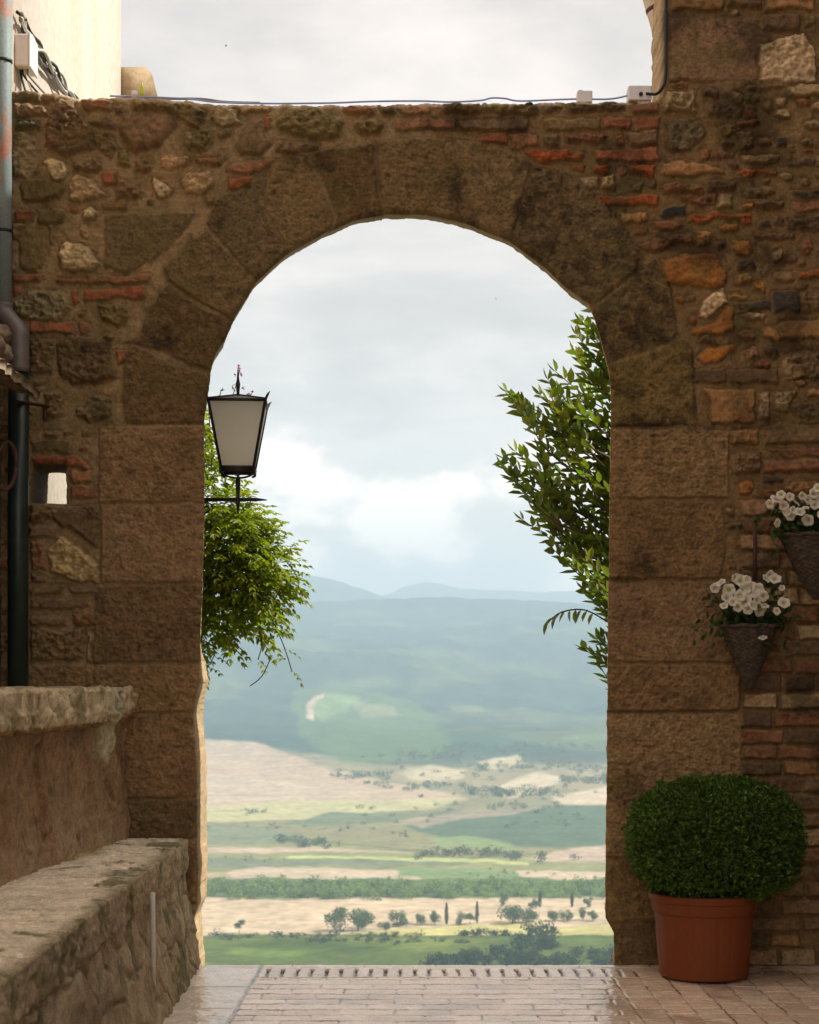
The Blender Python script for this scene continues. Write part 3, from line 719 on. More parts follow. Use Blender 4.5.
br = empty('iron_bracket', at(30, 402, 9.9), 'thin rusty iron plate sticking out beside the dark green pipe', 'bracket')
b = MB(); p0, p1 = at(17, 401, 9.78), at(50, 406, 9.98)
V = []
for p in (p0, p1):
    for dz in (0, -.006):
        V += [p + (0, -.05, dz), p + (0, .06, dz)]
b.add(V, [[(0, 4, 5, 1), (2, 3, 7, 6), (0, 2, 6, 4), (1, 5, 7, 3), (0, 1, 3, 2), (4, 6, 7, 5)]])
b.build('plate', M['rust'], br, False)
b = MB(); b.box(at(43, 420, 9.97), at(47, 405, 9.99)); b.build('stay', M['rust'], br, False)
rg = empty('iron_ring', (-2.32, 9.7, 3), 'worn iron ring hanging on the plaster wall beside the green pipe', 'ring')
tt = np.linspace(0, 2 * math.pi, 28); cen = at(6, 466, 9.62)
b = MB(); b.tube([cen + (.045 * math.cos(a) + .01 * math.sin(a), .05 * math.cos(a), .135 * math.sin(a)) for a in tt], .012, 10); b.build('loop', M['rust'], rg)
b = MB(); b.tube([cen + (-.09, .0, .13), cen + (.02, 0, .135)], .014, 10); b.build('staple', M['iron'], rg)

# ------------------------------------------------------------------ stone ledges at left
def ledge(name, prof_fn, y0, y1, ns, ny, colfn, m, parent=None):
    """prof_fn(s in 0..1, Y) -> X, Z, normal x, normal z ; displaced afterwards"""
    S, Y = np.meshgrid(np.linspace(0, 1, ns), np.linspace(y0, y1, ny), indexing='ij')
    X, Zz, NX, NZ, D = prof_fn(S, Y)
    P = np.stack([X + NX * D, Y, Zz + NZ * D], -1)
    Cc = colfn(S, Y, P, D)
    me = np_mesh(name, P.reshape(-1, 3), grid_faces(ns, ny)[:, ::-1], Cc.reshape(-1, 3))
    return link(name, me, m, parent)
def polyprof(pts):
    P = np.array(pts, float); seg = np.hypot(*np.diff(P, axis=0).T); cum = np.concatenate([[0], np.cumsum(seg)]); cum /= cum[-1]
    def f(S):
        x = np.interp(S, cum, P[:, 0]); z = np.interp(S, cum, P[:, 1])
        e = .012
        tx = np.interp(S + e, cum, P[:, 0]) - np.interp(S - e, cum, P[:, 0]); tz = np.interp(S + e, cum, P[:, 1]) - np.interp(S - e, cum, P[:, 1])
        l = np.hypot(tx, tz) + 1e-9
        return x, z, -tz / l, tx / l
    return f
LP = polyprof([(-2.1, .75), (-1.30, .748), (-1.248, .746), (-1.239, .738), (-1.236, .66), (-1.238, .585), (-1.25, .575), (-1.246, .50), (-1.21, .25), (-1.165, .0), (-1.15, -.12)])
def low_prof(S, Y):
    x, z, nx, nz = LP(S)
    face = sst(.46, .54, S)
    lip = (z > .56) & (S > .45)
    P3 = np.stack([x * 1, Y, z], -1)
    f1, f2, _ = worley(Y * 3.3 + .2 * n2(Y * 4, z * 4, 12), z * 4.2 + .25 * n2(Y * 5, z * 5, 13), 31)
    gro = sst(.16, 0, f2 - f1)
    # blocks of the lip
    ed = np.abs(((Y * 2.9 + .25 * n2(Y * 2, z * 0, 15)) % 1) - .5) * 2
    lg = sst(.90, 1.0, ed) * lip
    d = face * (~lip) * (.022 * fbm3(P3 * (4, 4, 3), 4, 100) + .010 * fbm3(P3 * (20, 20, 8), 4, 104) - .022 * gro) \
        + face * lip * (.012 * fbm3(P3 * (5, 5, 5), 4, 110) + .012 * fbm3(P3 * 24, 3, 105) - .05 * lg) \
        + (1 - face) * (.010 * fbm3(P3 * (5, 5, 5), 5, 120) + .004 * fbm3(P3 * 40, 3, 123) - .018 * sst(.08, 0, np.abs(n2(Y * 2.2, x * 4, 121))) * (n2(Y * 1.1, x * 1.3, 122) > 0))
    # weathered arris
    d -= np.exp(-((S - .465) / .03)**2) * (.004 + .020 * fbm2(Y * 4, Y * 0, 3, 125))
    return x, z, nx, nz, d
def low_col(S, Y, P, D):
    n = fbm3(P * 5, 4, 130); n_2 = fbm3(P * 18, 3, 134)
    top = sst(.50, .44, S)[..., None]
    c = top * np.array((.66, .60, .50)) + (1 - top) * np.array((.27, .222, .15))  # paler top stands for sky light, darker front for shadow
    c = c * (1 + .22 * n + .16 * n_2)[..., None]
    w = (sst(.15, .6, fbm3(P * (3, 3, 5), 3, 138) + .2) * .6)[..., None] * (1 - top)
    c = c * (1 - w) + np.array((.38, .33, .245)) * w
    moss = sst(.15, .75, .35 * n_2 + fbm3(P * (4, 4, 4), 4, 140) + .26 * np.exp(-((S - .45) / .07)**2) + .35 * np.exp(-(((Y - 9.35) / .35)**2)) * (S > .6) + .1 * (S > .9) - .25 * (S < .38))[..., None] * .85
    c = c * (1.06, 1.0, .84)
    return c * (1 - moss) + np.array((.10, .102, .036)) * (1 + .3 * n_2)[..., None] * moss
ll = empty('stone_ledge', (-1.6, 8, 0), 'lower mossy stone ledge with pale slab top, tinted lighter for sky light, along the left side', 'stone ledge')
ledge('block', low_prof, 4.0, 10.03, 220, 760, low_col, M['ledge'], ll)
b = MB(); b.box((-1.8, 9.98, -.1), (-1.235, 10.05, .70)); b.build('end_stone', M['slabstone'], ll, False)
def up_x(Y): return np.interp(Y, [5, 7.75, 10], [-2.0, -1.83, -1.60])
def up_prof(S, Y):
    pts = polyprof([(-.9, 1.635), (-.03, 1.632), (.040, 1.63), (.052, 1.62), (.055, 1.53), (.045, 1.49), (.0, 1.485), (.0, 1.44), (-.012, 1.2), (.0, .95), (.01, .72)])
    x, z, nx, nz = pts(S)
    x = x + up_x(Y)
    P3 = np.stack([x, Y, z], -1)
    cop = (z > 1.46)
    hang = sst(9.5, 9.25, Y)   # nearer part of the coping overhangs more and is thicker
    x = x + cop * (S > .45) * .05 * hang
    z = z - ((z < 1.60) & (z > 1.46)) * .04 * hang
    face = sst(.44, .5, S)
    d = face * np.where(cop, (.012 + .016 * hang) * fbm3(P3 * 6, 4, 150) + .020 * fbm3(P3 * (26, 26, 26), 4, 154) - .02 * np.maximum(0, n3(P3 * 14, 155)), .026 * fbm3(P3 * (5, 5, 2.2), 4, 156) + .010 * fbm3(P3 * (25, 25, 12), 4, 158) - .030 * sst(.25, .5, fbm3(P3 * (7, 7, 4), 3, 159))) + (1 - face) * .012 * fbm3(P3 * 6, 3, 160)
    patch = sst(.0, .04, poly_in([(9.28, 1.66), (9.32, 1.27), (9.45, 1.17), (9.58, 1.20), (9.64, 1.5), (9.72, 1.53), (9.74, 1.66)], Y + .03 * n2(Y * 14, z * 14, 161), z + .03 * n2(Y * 14, z * 14, 162)))
    d = d + patch * face * .035 * (z < 1.50)
    d = d - .03 * sst(.06, 0, np.abs(Y - 9.22 + .03 * n2(z * 6, z * 0, 163))) * (z < 1.45) * (z > 1.05)
    return x, z, nx, nz, d
def up_col(S, Y, P, D):
    n = fbm3(P * 5, 4, 170); n_2 = fbm3(P * 20, 3, 174)
    z = P[..., 2]
    cop = ((z > 1.455) & (S > .0))[..., None]
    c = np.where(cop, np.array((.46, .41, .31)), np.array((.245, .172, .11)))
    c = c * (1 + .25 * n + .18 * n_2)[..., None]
    st = sst(.0, .5, fbm3(P * (3.5, 3.5, .9), 4, 176))[..., None] * (~cop) * .55
    c = c * (1 - st) + np.array((.21, .115, .07)) * st
    c = c * (1.08, 1.0, .80)
    lw = sst(1.05, .75, z)[..., None] * .5 * (~cop)
    c = c * (1 - lw) + np.array((.42, .31, .19)) * lw
    patch = sst(-.01, .03, poly_in([(9.28, 1.66), (9.32, 1.27), (9.45, 1.17), (9.58, 1.20), (9.64, 1.5), (9.72, 1.53), (9.74, 1.66)], Y + .03 * n2(Y * 14, z * 14, 161), z + .03 * n2(Y * 14, z * 14, 162)))[..., None] * (S > .45)[..., None]
    c = c * (1 - patch) + np.array((.44, .39, .25)) * (1 + .3 * n_2)[..., None] * patch
    moss = sst(.05, .7, .4 * n_2 + fbm3(P * 7, 4, 180) + .12)[..., None] * np.where(cop | (patch > .5), .75, .0)
    return c * (1 - moss) + np.array((.16, .15, .06)) * moss
ul = empty('upper_stone_ledge', (-1.9, 8, .75), 'upper stone ledge with lichened overhanging coping and reddish stained face', 'stone ledge')
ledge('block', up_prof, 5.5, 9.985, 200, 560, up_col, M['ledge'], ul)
b = MB(); b.tube([(-1.216, 8.36, .635), (-1.215, 8.36, .4), (-1.213, 8.36, .12)], .0125, 10)
tag(b.build('drain_tube', M['palecable']), 'narrow pale upright tube set against the mossy lower ledge', 'tube')
# dry grass wisps on the lower ledge
B = []; D = []
for k in range(60):
    B.append((-1.60 + RS.rand() * .05 - .02 * 0, 8.6 + RS.rand() * .9, .755)); D.append((RS.rand() * .9 + .1, RS.randn() * .6, .25 + .5 * RS.rand()))
B = np.array(B); B[:, 0] = up_x(B[:, 1]) + .02 + .03 * RS.rand(60); D = np.array(D)
v, f, c = leaves(B, D, np.tile((0, 0, 1.), (60, 1)), .05 + .08 * RS.rand(60), np.full(60, .005), np.tile((.36, .28, .12), (60, 1)) * (.6 + .6 * RS.rand(60, 1)), .2, .3)
tag(leaf_obj('dry_grass', [(v, f, c)], M['leaf']), 'dry grass wisps where the upper ledge meets the lower', 'grass', kind='stuff')

# ------------------------------------------------------------------ paving
xs = np.arange(-1.36, 3.4, .0075); ys = np.arange(7.2, 10.06, .0065)
X, Y = np.meshgrid(xs, ys, indexing='ij')
wX = X + .006 * n2(X * 9, Y * 9, 200) + .003 * n2(X * 40, Y * 40, 201); wY = Y + .006 * n2(X * 9, Y * 9, 202) + .003 * n2(X * 40, Y * 40, 203)
kerbx = -.83 + .02 * (Y - 9)
hz = np.zeros(X.shape)
def joint(dist, w): return sst(w, w * .25, np.abs(dist))
# regular bricks: rows across the street
rowp = .142
row = np.floor(wY / rowp); fy = (wY / rowp - row - .5) * rowp
off = (row % 2) * .14 + .03 * np.sin(row * 12.9)
colx = (wX + off) / .285; ci = np.floor(colx); fx = (colx - ci - .5) * .285
sid = (np.floor(row * 57 + ci * 131).astype(int) % 997)
jr = np.maximum(joint(rowp / 2 - np.abs(fy), .009), joint(.1425 - np.abs(fx), .008))
# right part laid lengthways
rt = sst(.0, .02, wX - (1.15 + (9.6 - wY) * .02))
colp = .15; cr = np.floor(wX / colp); fx2 = (wX / colp - cr - .5) * colp
rr = (wY + (cr % 2) * .15) / .3; ri = np.floor(rr); fy2 = (rr - ri - .5) * .3
jr2 = np.maximum(joint(colp / 2 - np.abs(fx2), .008), joint(.15 - np.abs(fy2), .008))
sid2 = (np.floor(cr * 57 + ri * 131 + 400).astype(int) % 997)
jj = np.where(rt > .5, jr2, jr); sid = np.where(rt > .5, sid2, sid)
# soldier course at the threshold
tp = .0845; thr = (wY > 9.58) & (wY < 9.90) & (wX > -.80) & (wX < 1.36)
c3 = np.floor(wX / tp); fx3 = (wX / tp - c3 - .5) * tp
j3 = np.maximum(sst(.013, .006, tp / 2 - np.abs(fx3)) * (wY > 9.615) * (wY < 9.86) * (n2(c3 * 3.7, c3 * 0, 205) > -.62), joint(wY - 9.585, .007))
jj = np.where(thr, j3, jj); sid = np.where(thr, (c3 * 37).astype(int) % 997, sid)
# last row / sill
sill = wY >= 9.90
ssx = np.abs(((wX / .42) % 1) - .5) * .42
jj = np.where(sill, np.maximum(joint(wY - 9.905, .006), joint(ssx - .0, .006)), jj); sid = np.where(sill, np.floor(wX / .42).astype(int) * 71 % 997, sid)
# stone kerb strip
kb = wX < kerbx
ky = wY / .62; ki = np.floor(ky); kf = (ky - ki - .5) * .62
jj = np.where(kb, np.maximum(joint(.31 - np.abs(kf), .006), joint(wX - kerbx, .014)), jj); sid = np.where(kb, (ki * 191 % 997).astype(int), sid)
jj = np.maximum(jj, sst(.016, .006, np.abs(wX - kerbx)))
rv = np.random.RandomState(5).rand(1000)
hz = -.0045 * jj * np.where(thr, 3.8, 1) + .0026 * (rv[sid] - .5) + .003 * fbm2(X * 9, Y * 9, 4, 210) + .0012 * fbm2(X * 60, Y * 60, 2, 215)
hz = hz - np.clip(Y - 10.0, 0, 1) * .2
hue = np.random.RandomState(6).rand(1000)
bc = np.array((.82, .67, .50)) * (.88 + .24 * rv[sid])[..., None]
bc = bc * (1 - .22 * hue[sid][..., None] * np.array((.1, .5, .8)))
bc = np.where(kb[..., None] | sill[..., None], np.array((.76, .66, .52)) * (.9 + .2 * rv[sid])[..., None], bc)
bc = bc * (1 + .14 * fbm2(X * 6, Y * 6, 4, 220) + .1 * fbm2(X * 40, Y * 40, 2, 225))[..., None]
dirt = sst(.15, .6, fbm2(X * 2.2, Y * 2.2, 4, 228))[..., None] * .3
bc = bc * (1 - dirt) + np.array((.22, .16, .11)) * dirt
ms = sst(-.1, .3, fbm2(X * 7, Y * 7, 3, 230))
jc = np.where((ms > .5)[..., None], np.array((.07, .075, .025)), np.array((.28, .21, .155)))
jw = (np.clip(jj * 1.2, 0, 1) * np.where(thr | (np.abs(wX - kerbx) < .02), 1, sst(-.55, .5, fbm2(X * 5, Y * 5, 3, 236))))[..., None]
jc = np.where(thr[..., None], np.array((.035, .035, .016)), jc)
bc = bc * (1 - jw) + jc * jw
darker = (sst(9.35, 9.75, Y) * sst(1.55, 2.1, X) * sst(-.5, .2, fbm2(X * 3, Y * 3, 3, 233)))[..., None] * .55  # paving colour deepens towards the wall foot at right
bc = bc * (1 - darker) + np.array((.07, .065, .03)) * darker
Pp = np.stack([X, Y, hz], -1)
tag(grid_obj('brick_paving', Pp, bc, M['paving']), kind='structure')
M['ground'] = blotch('street_paving', (.40, .31, .25), (.3, .22, .17), scale=4)
b = MB(); b.box((-12, -15, -.3), (12, 7.205, -.006)); tag(b.build('street', M['ground'], None, False), kind='structure')
b = MB(); b.box((-12, 7.205, -.3), (12, 10.05, -.08)); tag(b.build('ground_base', M['ground'], None, False), kind='structure')

# ------------------------------------------------------------------ terracotta pot and box bush
pc_ = np.array((1.715, 9.6, .012))
pot = empty('terracotta_pot', pc_, 'large terracotta plastic pot holding the clipped bush by the right pier', 'flower pot')
n = 160; a = np.arange(n) * 2 * math.pi / n
prof = [(.0, 0), (.235, 0), (.246, .008), (.25, .03), (.262, .16), (.27, .29), (.276, .345), (.276, .36), (.287, .364), (.290, .37), (.296, .425), (.306, .43), (.309, .437), (.309, .463), (.303, .47), (.288, .47), (.284, .46), (.275, .40), (.1, .40), (0, .40)]
V = []
for (r, z) in prof:
    rib = (1 - .010 * np.clip(np.cos(a * 22) * 6 - 4.6, 0, 1)) if .02 < z < .35 and r > .2 else np.ones(n)
    V.append(np.stack([r * rib * np.cos(a), r * rib * np.sin(a), np.full(n, z)], -1))
V = np.array(V) + pc_
fs = [(k * n + j, k * n + (j + 1) % n, (k + 1) * n + (j + 1) % n, (k + 1) * n + j) for k in range(len(prof) - 1) for j in range(n)]
b = MB(); b.add(V.reshape(-1, 3), [fs]); autosmooth(b.build('body', M['terracotta'], pot), 40)
M['soil'] = solid('soil', (.03, .022, .015), .95, bstr=1)
b = MB(); b.lathe([(0, .415), (.15, .42), (.279, .41)], pc_, 40); b.build('soil', M['soil'], pot)
bush = empty('box_bush', pc_ + (0, 0, .42), 'clipped rounded dark green box bush growing in the terracotta pot', 'bush')
N = 26000
dv = RS.randn(N, 3); dv /= np.linalg.norm(dv, axis=1)[:, None]
bc_ = np.array((1.775, 9.585, .775)); rad = np.array((.485, .40, .345))
pw = 2.5
sr = 1 / (np.abs(dv[:, 0])**pw + np.abs(dv[:, 1])**pw + np.abs(dv[:, 2])**pw)**(1 / pw)
lump = 1 + .06 * fbm3(dv * 2.6, 3, 240) + .06 * n3(dv * 8, 244)
dep = RS.rand(N)**1.6 * .24 - .05 * (RS.rand(N) < .04)
Pb = bc_ + dv * rad * (sr * lump * (1 - dep))[:, None]
ok = (Pb[:, 2] > .40) & (n3(Pb * 14, 246) > -.52 - 0 * dep)
Pb = Pb[ok]; dv_ = dv[ok]; dep = dep[ok]
nn = len(Pb)
Dd = dv_ + .9 * RS.randn(nn, 3) + (0, 0, .25); Nn = dv_ + .8 * RS.randn(nn, 3)
cl = np.array((.062, .120, .015)) * (.6 + .7 * RS.rand(nn, 1)) * (1 + .3 * n3(Pb * 7, 248))[:, None]
yl = RS.rand(nn) < .10
cl[yl] = cl[yl] * (1.7, 1.5, 1.2)
leaf_obj('foliage', [leaves(Pb, Dd, Nn, .02 + .012 * RS.rand(nn), .011 + .007 * RS.rand(nn), cl, .2, .1)], M['box'], bush)
b = MB()
for k in range(70):
    a_ = RS.rand() * 6.283; e = RS.rand(); tip = bc_ + np.array((math.cos(a_) * .42 * math.sqrt(e), math.sin(a_) * .32 * math.sqrt(e), (.28 - .3 * e) * (RS.rand() * .6 + .4)))
    b.tube([pc_ + (.03 * math.cos(a_), .03 * math.sin(a_), .40), (pc_ + (0, 0, .40) + tip) / 2 + (.03 * RS.randn(), .03 * RS.randn(), 0), tip], [.01, .006, .003], 5)
v, f = blob(bc_ + (0, 0, -.01), rad * .74, 5, 20, .12); b.add(v, [f])
M['twig'] = solid('twig', (.03, .035, .014), .95)
b.build('branches', M['twig'], bush)
# fallen leaves by the wall foot
fl = []
for k in range(16):
    fl.append((2.05 + .5 * RS.rand(), 9.45 + .3 * RS.rand(), .008))
fl = np.array(fl)
tag(leaf_obj('fallen_leaves', [leaves(fl, RS.randn(16, 3) * (1, 1, .15), np.tile((0, 0, 1.), (16, 1)) + .3 * RS.randn(16, 3), np.full(16, .03), np.full(16, .018), np.tile((.45, .36, .08), (16, 1)))], M['leaf']), 'yellow fallen leaves on the darker paving beside the pot', 'leaves', kind='stuff')

# ------------------------------------------------------------------ hanging flower baskets
def petunia():
    V = [(0, 0, -.012)]; n = 30
    for ring, (r, z) in enumerate(((.006, -.004), (.016, .004), (.026, .0075), (.033, .004))):
        for j in range(n):
            a = j * 2 * math.pi / n
            lob = 1 - (.13 * abs(math.cos(a * 2.5))**6) * (ring / 3)
            V.append((r * lob * math.cos(a), r * lob * math.sin(a), z + .003 * math.sin(5 * a) * (ring / 3)))
    q = [(1 + k * n + j, 1 + k * n + (j + 1) % n, 1 + (k + 1) * n + (j + 1) % n, 1 + (k + 1) * n + j) for k in range(3) for j in range(n)]
    t = [(0, 1 + (j + 1) % n, 1 + j) for j in range(n)]
    cols = np.tile((.86, .81, .68), (len(V), 1)); cols[:1 + n] = (.52, .50, .16); cols[1 + n:1 + 2 * n] = (.78, .75, .62)
    me = np_mesh('petunia', np.array(V), [np.array(q), np.array(t)], cols)
    me.materials.append(M['petal']); me.polygons.foreach_set('use_smooth', np.ones(len(me.polygons), bool))
    return me
PET = petunia()
def basket(px, ytop, ytip, wpx, label, flowers, seed, hook=None, d=9.86):
    r0 = wpx / 2 / (F / d); top = at(px, ytop, d); tip = at(px, ytip, d)
    bk = empty('flower_basket', top, label, 'flower basket', 'wicker flower baskets on the right wall')
    hgt = top[2] - tip[2]
    nr, na = 90, 168
    A = np.arange(na + 1) * 2 * math.pi / na; S = np.linspace(0, 1, nr)
    SS, AA = np.meshgrid(S, A, indexing='ij')
    rr = r0 * (1 - SS)**.8 + .018 * (1 - .6 * SS)
    weave = np.sin(SS * 30 * math.pi) * np.sign(np.cos(AA * 14)) * np.abs(np.cos(AA * 14))**.6
    rr = rr + .0035 * weave + .0025 * np.clip(np.cos(AA * 28) * 3 - 2, 0, 1)
    P = np.stack([top[0] + rr * np.cos(AA), top[1] + .8 * rr * np.sin(AA) * 1, top[2] - hgt * SS + 0 * AA], -1)
    grid_obj('basket', P, None, M['wicker'], bk)
    b = MB(); b.tube([top + ((r0 + .02) * math.cos(t), .8 * (r0 + .02) * math.sin(t), .004 * math.sin(9 * t)) for t in np.linspace(0, 2 * math.pi, 40)], .011, 8); b.build('rim', M['wicker'], bk)
    if hook:
        b = MB(); b.box(at(hook[0] - 1.8, hook[2], 9.955), at(hook[0] + 1.8, hook[1], 9.965)); b.tube([at(hook[0], hook[1] + 4, 9.96), at(hook[0], hook[1] + 4, 9.94)], .008, 8); b.build('hanger', M['rust'], bk, False)
    r = np.random.RandomState(seed); FL = np.array(flowers, float)
    k = 420
    B = top + np.stack([r.randn(k) * r0 * .75, -abs(r.randn(k)) * .05 + .02, .02 + .06 * r.randn(k)], 1)
    ext = FL[r.randint(len(FL), size=260)]; Bx = np.array([at(x + r.randn() * 4, y + 4 + abs(r.randn()) * 5, d - .08 + .05 * r.rand()) for x, y in ext])
    B = np.concatenate([B, Bx]); k = len(B)
    D = r.randn(k, 3) + (0, -.6, -.1); Nn = r.randn(k, 3) * .6 + (0, -.7, .7)
    cl = np.array((.05, .10, .022)) * (.6 + .8 * r.rand(k, 1))
    leaf_obj('foliage', [leaves(B, D, Nn, .035 + .02 * r.rand(k), .02 + .01 * r.rand(k), cl, .3, .25)], M['leaf'], bk)
    for i, (x, y) in enumerate(flowers):
        o = bpy.data.objects.new('flower', PET); COL.objects.link(o); o.parent = bk; o.matrix_parent_inverse = bk.matrix_basis.inverted()
        o.location = at(x, y, d - .11 - .05 * r.rand()); s = 1.0 + .17 * r.randn(); o.scale = (s, s, s)
        o.rotation_euler = (math.radians(78 + 22 * r.randn()), math.radians(22 * r.randn()), math.radians(25 * r.randn()))
basket(749, 626, 689, 50, 'smaller complete wicker basket of white petunias hanging from an iron bar', [(715, 588), (721, 583), (729, 590), (735, 578), (741, 581), (727, 598), (733, 602), (740, 596), (745, 590), (738, 607), (748, 609), (753, 606), (757, 600), (763, 596), (751, 590), (758, 589), (770, 575), (766, 579), (775, 579), (782, 588), (784, 603), (777, 611), (764, 606), (763, 638), (724, 606), (747, 580), (760, 610), (744, 601)], 3, (755, 516, 580))
basket(816, 536, 600, 66, 'larger wicker basket of white petunias cut by the right edge', [(770, 504), (777, 500), (784, 506), (790, 497), (796, 503), (802, 496), (808, 500), (814, 494), (787, 512), (793, 510), (800, 512), (806, 508), (815, 505), (822, 498), (777, 523), (808, 520), (790, 515), (830, 505), (836, 512), (845, 500), (825, 515), (818, 488), (781, 495), (850, 515)], 5, (833, 420, 488), 9.84)

# ------------------------------------------------------------------ lantern
ld = 10.22
lc = at(238, 470, ld); sc = ld / F
lan = empty('wall_lantern', lc, 'black iron lantern with frosted panes on a bracket in the archway', 'lantern')
rot = math.radians(3)
def lp(x, y, z):
    return np.array((lc[0] + (x * math.cos(rot) - y * math.sin(rot)), lc[1] + (x * math.sin(rot) + y * math.cos(rot)), lc[2] + z))
hb, ht, hh = 16 * sc, 28 * sc, 66 * sc
m, nt, b_ = mat('frosted_glass')
tr = nd(nt, 'ShaderNodeBsdfTranslucent'); tr.inputs[0].default_value = (.95, .94, .86, 1)
b_.inputs['Base Color'].default_value = (.76, .75, .69, 1); b_.inputs['Roughness'].default_value = .35
mx = nd(nt, 'ShaderNodeMixShader'); mx.inputs[0].default_value = .68
nt.links.new(b_.outputs[0], mx.inputs[1]); nt.links.new(tr.outputs[0], mx.inputs[2]); nt.links.new(mx.outputs[0], nt.nodes['Material Output'].inputs['Surface'])
M['pane'] = m
cs = [(-1, -1), (1, -1), (1, 1), (-1, 1)]
bw = 2.6 * sc
b = MB()
for sx, sy in cs:
    b.tube([lp(sx * hb, sy * hb, 0), lp(sx * ht, sy * ht, hh), lp(sx * (ht + 2.4 * sc), sy * (ht + 2.4 * sc), hh + 5 * sc), lp(sx * (ht + 4.5 * sc), sy * (ht + 4.5 * sc), hh + 7.5 * sc)], [bw * .62, bw * .62, bw * .5, bw * .2], 6)
    b.tube([lp(sx * hb, sy * hb, 2 * sc), lp(sx * (hb + .5 * sc), sy * (hb + .5 * sc), -4 * sc), lp(sx * (hb - 2 * sc), sy * (hb - 2 * sc), -5.5 * sc)], [bw * .6, bw * .6, bw * .5], 6)
for i in range(4):
    (ax, ay), (bx, by) = cs[i], cs[(i + 1) % 4]
    for (h_, z_, w_) in ((hb, .5 * sc, .9), (ht, hh, .62), (hb + .3 * sc, -1.5 * sc, .7)):
        b.tube([lp(ax * h_, ay * h_, z_), lp(bx * h_, by * h_, z_)], bw * w_, 6)
b.build('frame', M['iron'], lan)
for i in range(4):
    (ax, ay), (bx, by) = cs[i], cs[(i + 1) % 4]
    p = MB(); V = [lp(ax * hb, ay * hb, 0), lp(bx * hb, by * hb, 0), lp(bx * ht, by * ht, hh), lp(ax * ht, ay * ht, hh)]
    p.add(V, [[(0, 1, 2, 3)]]); p.build('pane', M['pane'], lan, False)
b = MB(); e = ht + 1 * sc
V = [lp(x * e, y * e, hh + .8 * sc) for x, y in cs] + [lp(x * 1.5 * sc, y * 1.5 * sc, hh + 8.5 * sc) for x, y in cs]
b.add(V, [[(0, 1, 5, 4), (1, 2, 6, 5), (2, 3, 7, 6), (3, 0, 4, 7), (4, 5, 6, 7), (0, 3, 2, 1)]])
M['lroof'] = solid('grey_lantern_roof', (.20, .19, .165), .45)
b.build('roof', M['lroof'], lan, False)
b = MB()
for x, y in cs: b.tube([lp(x * e, y * e, hh + 1.2 * sc), lp(x * 1.2 * sc, y * 1.2 * sc, hh + 9 * sc)], 1.0 * sc, 5)
b.tube([lp(0, 0, hh + 7 * sc), lp(0, 0, hh + 12 * sc), lp(0, 0, hh + 20 * sc), lp(0, 0, hh + 24 * sc), lp(0, 0, hh + 36 * sc)], np.array([1.6, 1.6, 2.4, 1.4, .4]) * sc, 8); b.build('finial', M['iron'], lan)
b = MB(); tt = np.linspace(0, math.pi, 14)
for rz in (0, math.pi / 2):
    b.tube([lp(math.cos(rz) * hb * math.cos(t), math.sin(rz) * hb * math.cos(t), -1 * sc - 7 * sc * math.sin(t)) for t in tt], 1.1 * sc, 6)
b.tube([lp(0, 0, -7 * sc), lp(0, 0, -14 * sc), lp(0, 0, -26 * sc), lp(0, 0, -32 * sc), lp(0, 0, -44 * sc)], np.array([2.2, 2.6, 1.8, 2.4, .8]) * sc, 8)
b.build('cradle', M['iron'], lan)
b = MB(); bz = -29.5 * sc
xw = (201 - 238) * sc
b.tube([lc + (xw, 0, bz), lc + (18 * sc, 0, bz), lc + (29 * sc, 0, bz - .5 * sc)], np.array([1.9, 1.9, .5]) * sc, 8)
sp = [lc + (xw + 5 * sc + r * math.cos(t), 0, bz - 9 * sc + r * math.sin(t)) for t, r in [(k * .45, (7 - k * .27) * sc) for k in range(22)]]
b.tube(sp, .8 * sc, 6)
b.tube([lc + (xw, 0, bz + 5 * sc), lc + (xw, 0, bz - 16 * sc)], 2.2 * sc, 8)
b.build('bracket', M['iron'], lan)

# ------------------------------------------------------------------ vine on the left
def crown_leaf_cols(n, base, r, j=.35): return np.array(base) * (1 - j / 2 + j * r.rand(n, 1)) * (1 + .12 * r.randn(n, 3) * (1, .5, 1))
r = np.random.RandomState(21)
vine = empty('wisteria_vine', (-1.55, 11.2, -.3), 'bright green leafy vine hanging behind the left pier under the lantern', 'vine')
VB = []; VD = []; VN = []; VL = []; VW = []
stems = MB()
def compound(p, dirv, n=6, L=.2, ll=.058):
    dirv = np.array(dirv, float); dirv /= np.linalg.norm(dirv)
    side = np.cross(dirv, (0, 0, 1.)); side /= np.linalg.norm(side) + 1e-6
    q = np.array(p, float); pts = [q.copy()]
    for k in range(n):
        f = (k + 1) / n
        q = q + dirv * L / n + np.array((0, 0, -1)) * (L / n) * .55 * f
        pts.append(q.copy())
        for s in (-1, 1):
            VB.append(q + 0); VD.append(dirv * .55 + side * s * .85 + np.array((0, 0, -.35)) + .18 * r.randn(3)); VN.append(np.array((0, 0, 1.)) + .35 * r.randn(3))
            VL.append(ll * (1 - .25 * abs(f - .5)) * (.85 + .3 * r.rand())); VW.append(ll * .40)
    VB.append(q); VD.append(dirv + (0, 0, -.5)); VN.append(np.array((0, 0, 1.)) + .2 * r.randn(3)); VL.append(ll); VW.append(ll * .40)
    return pts
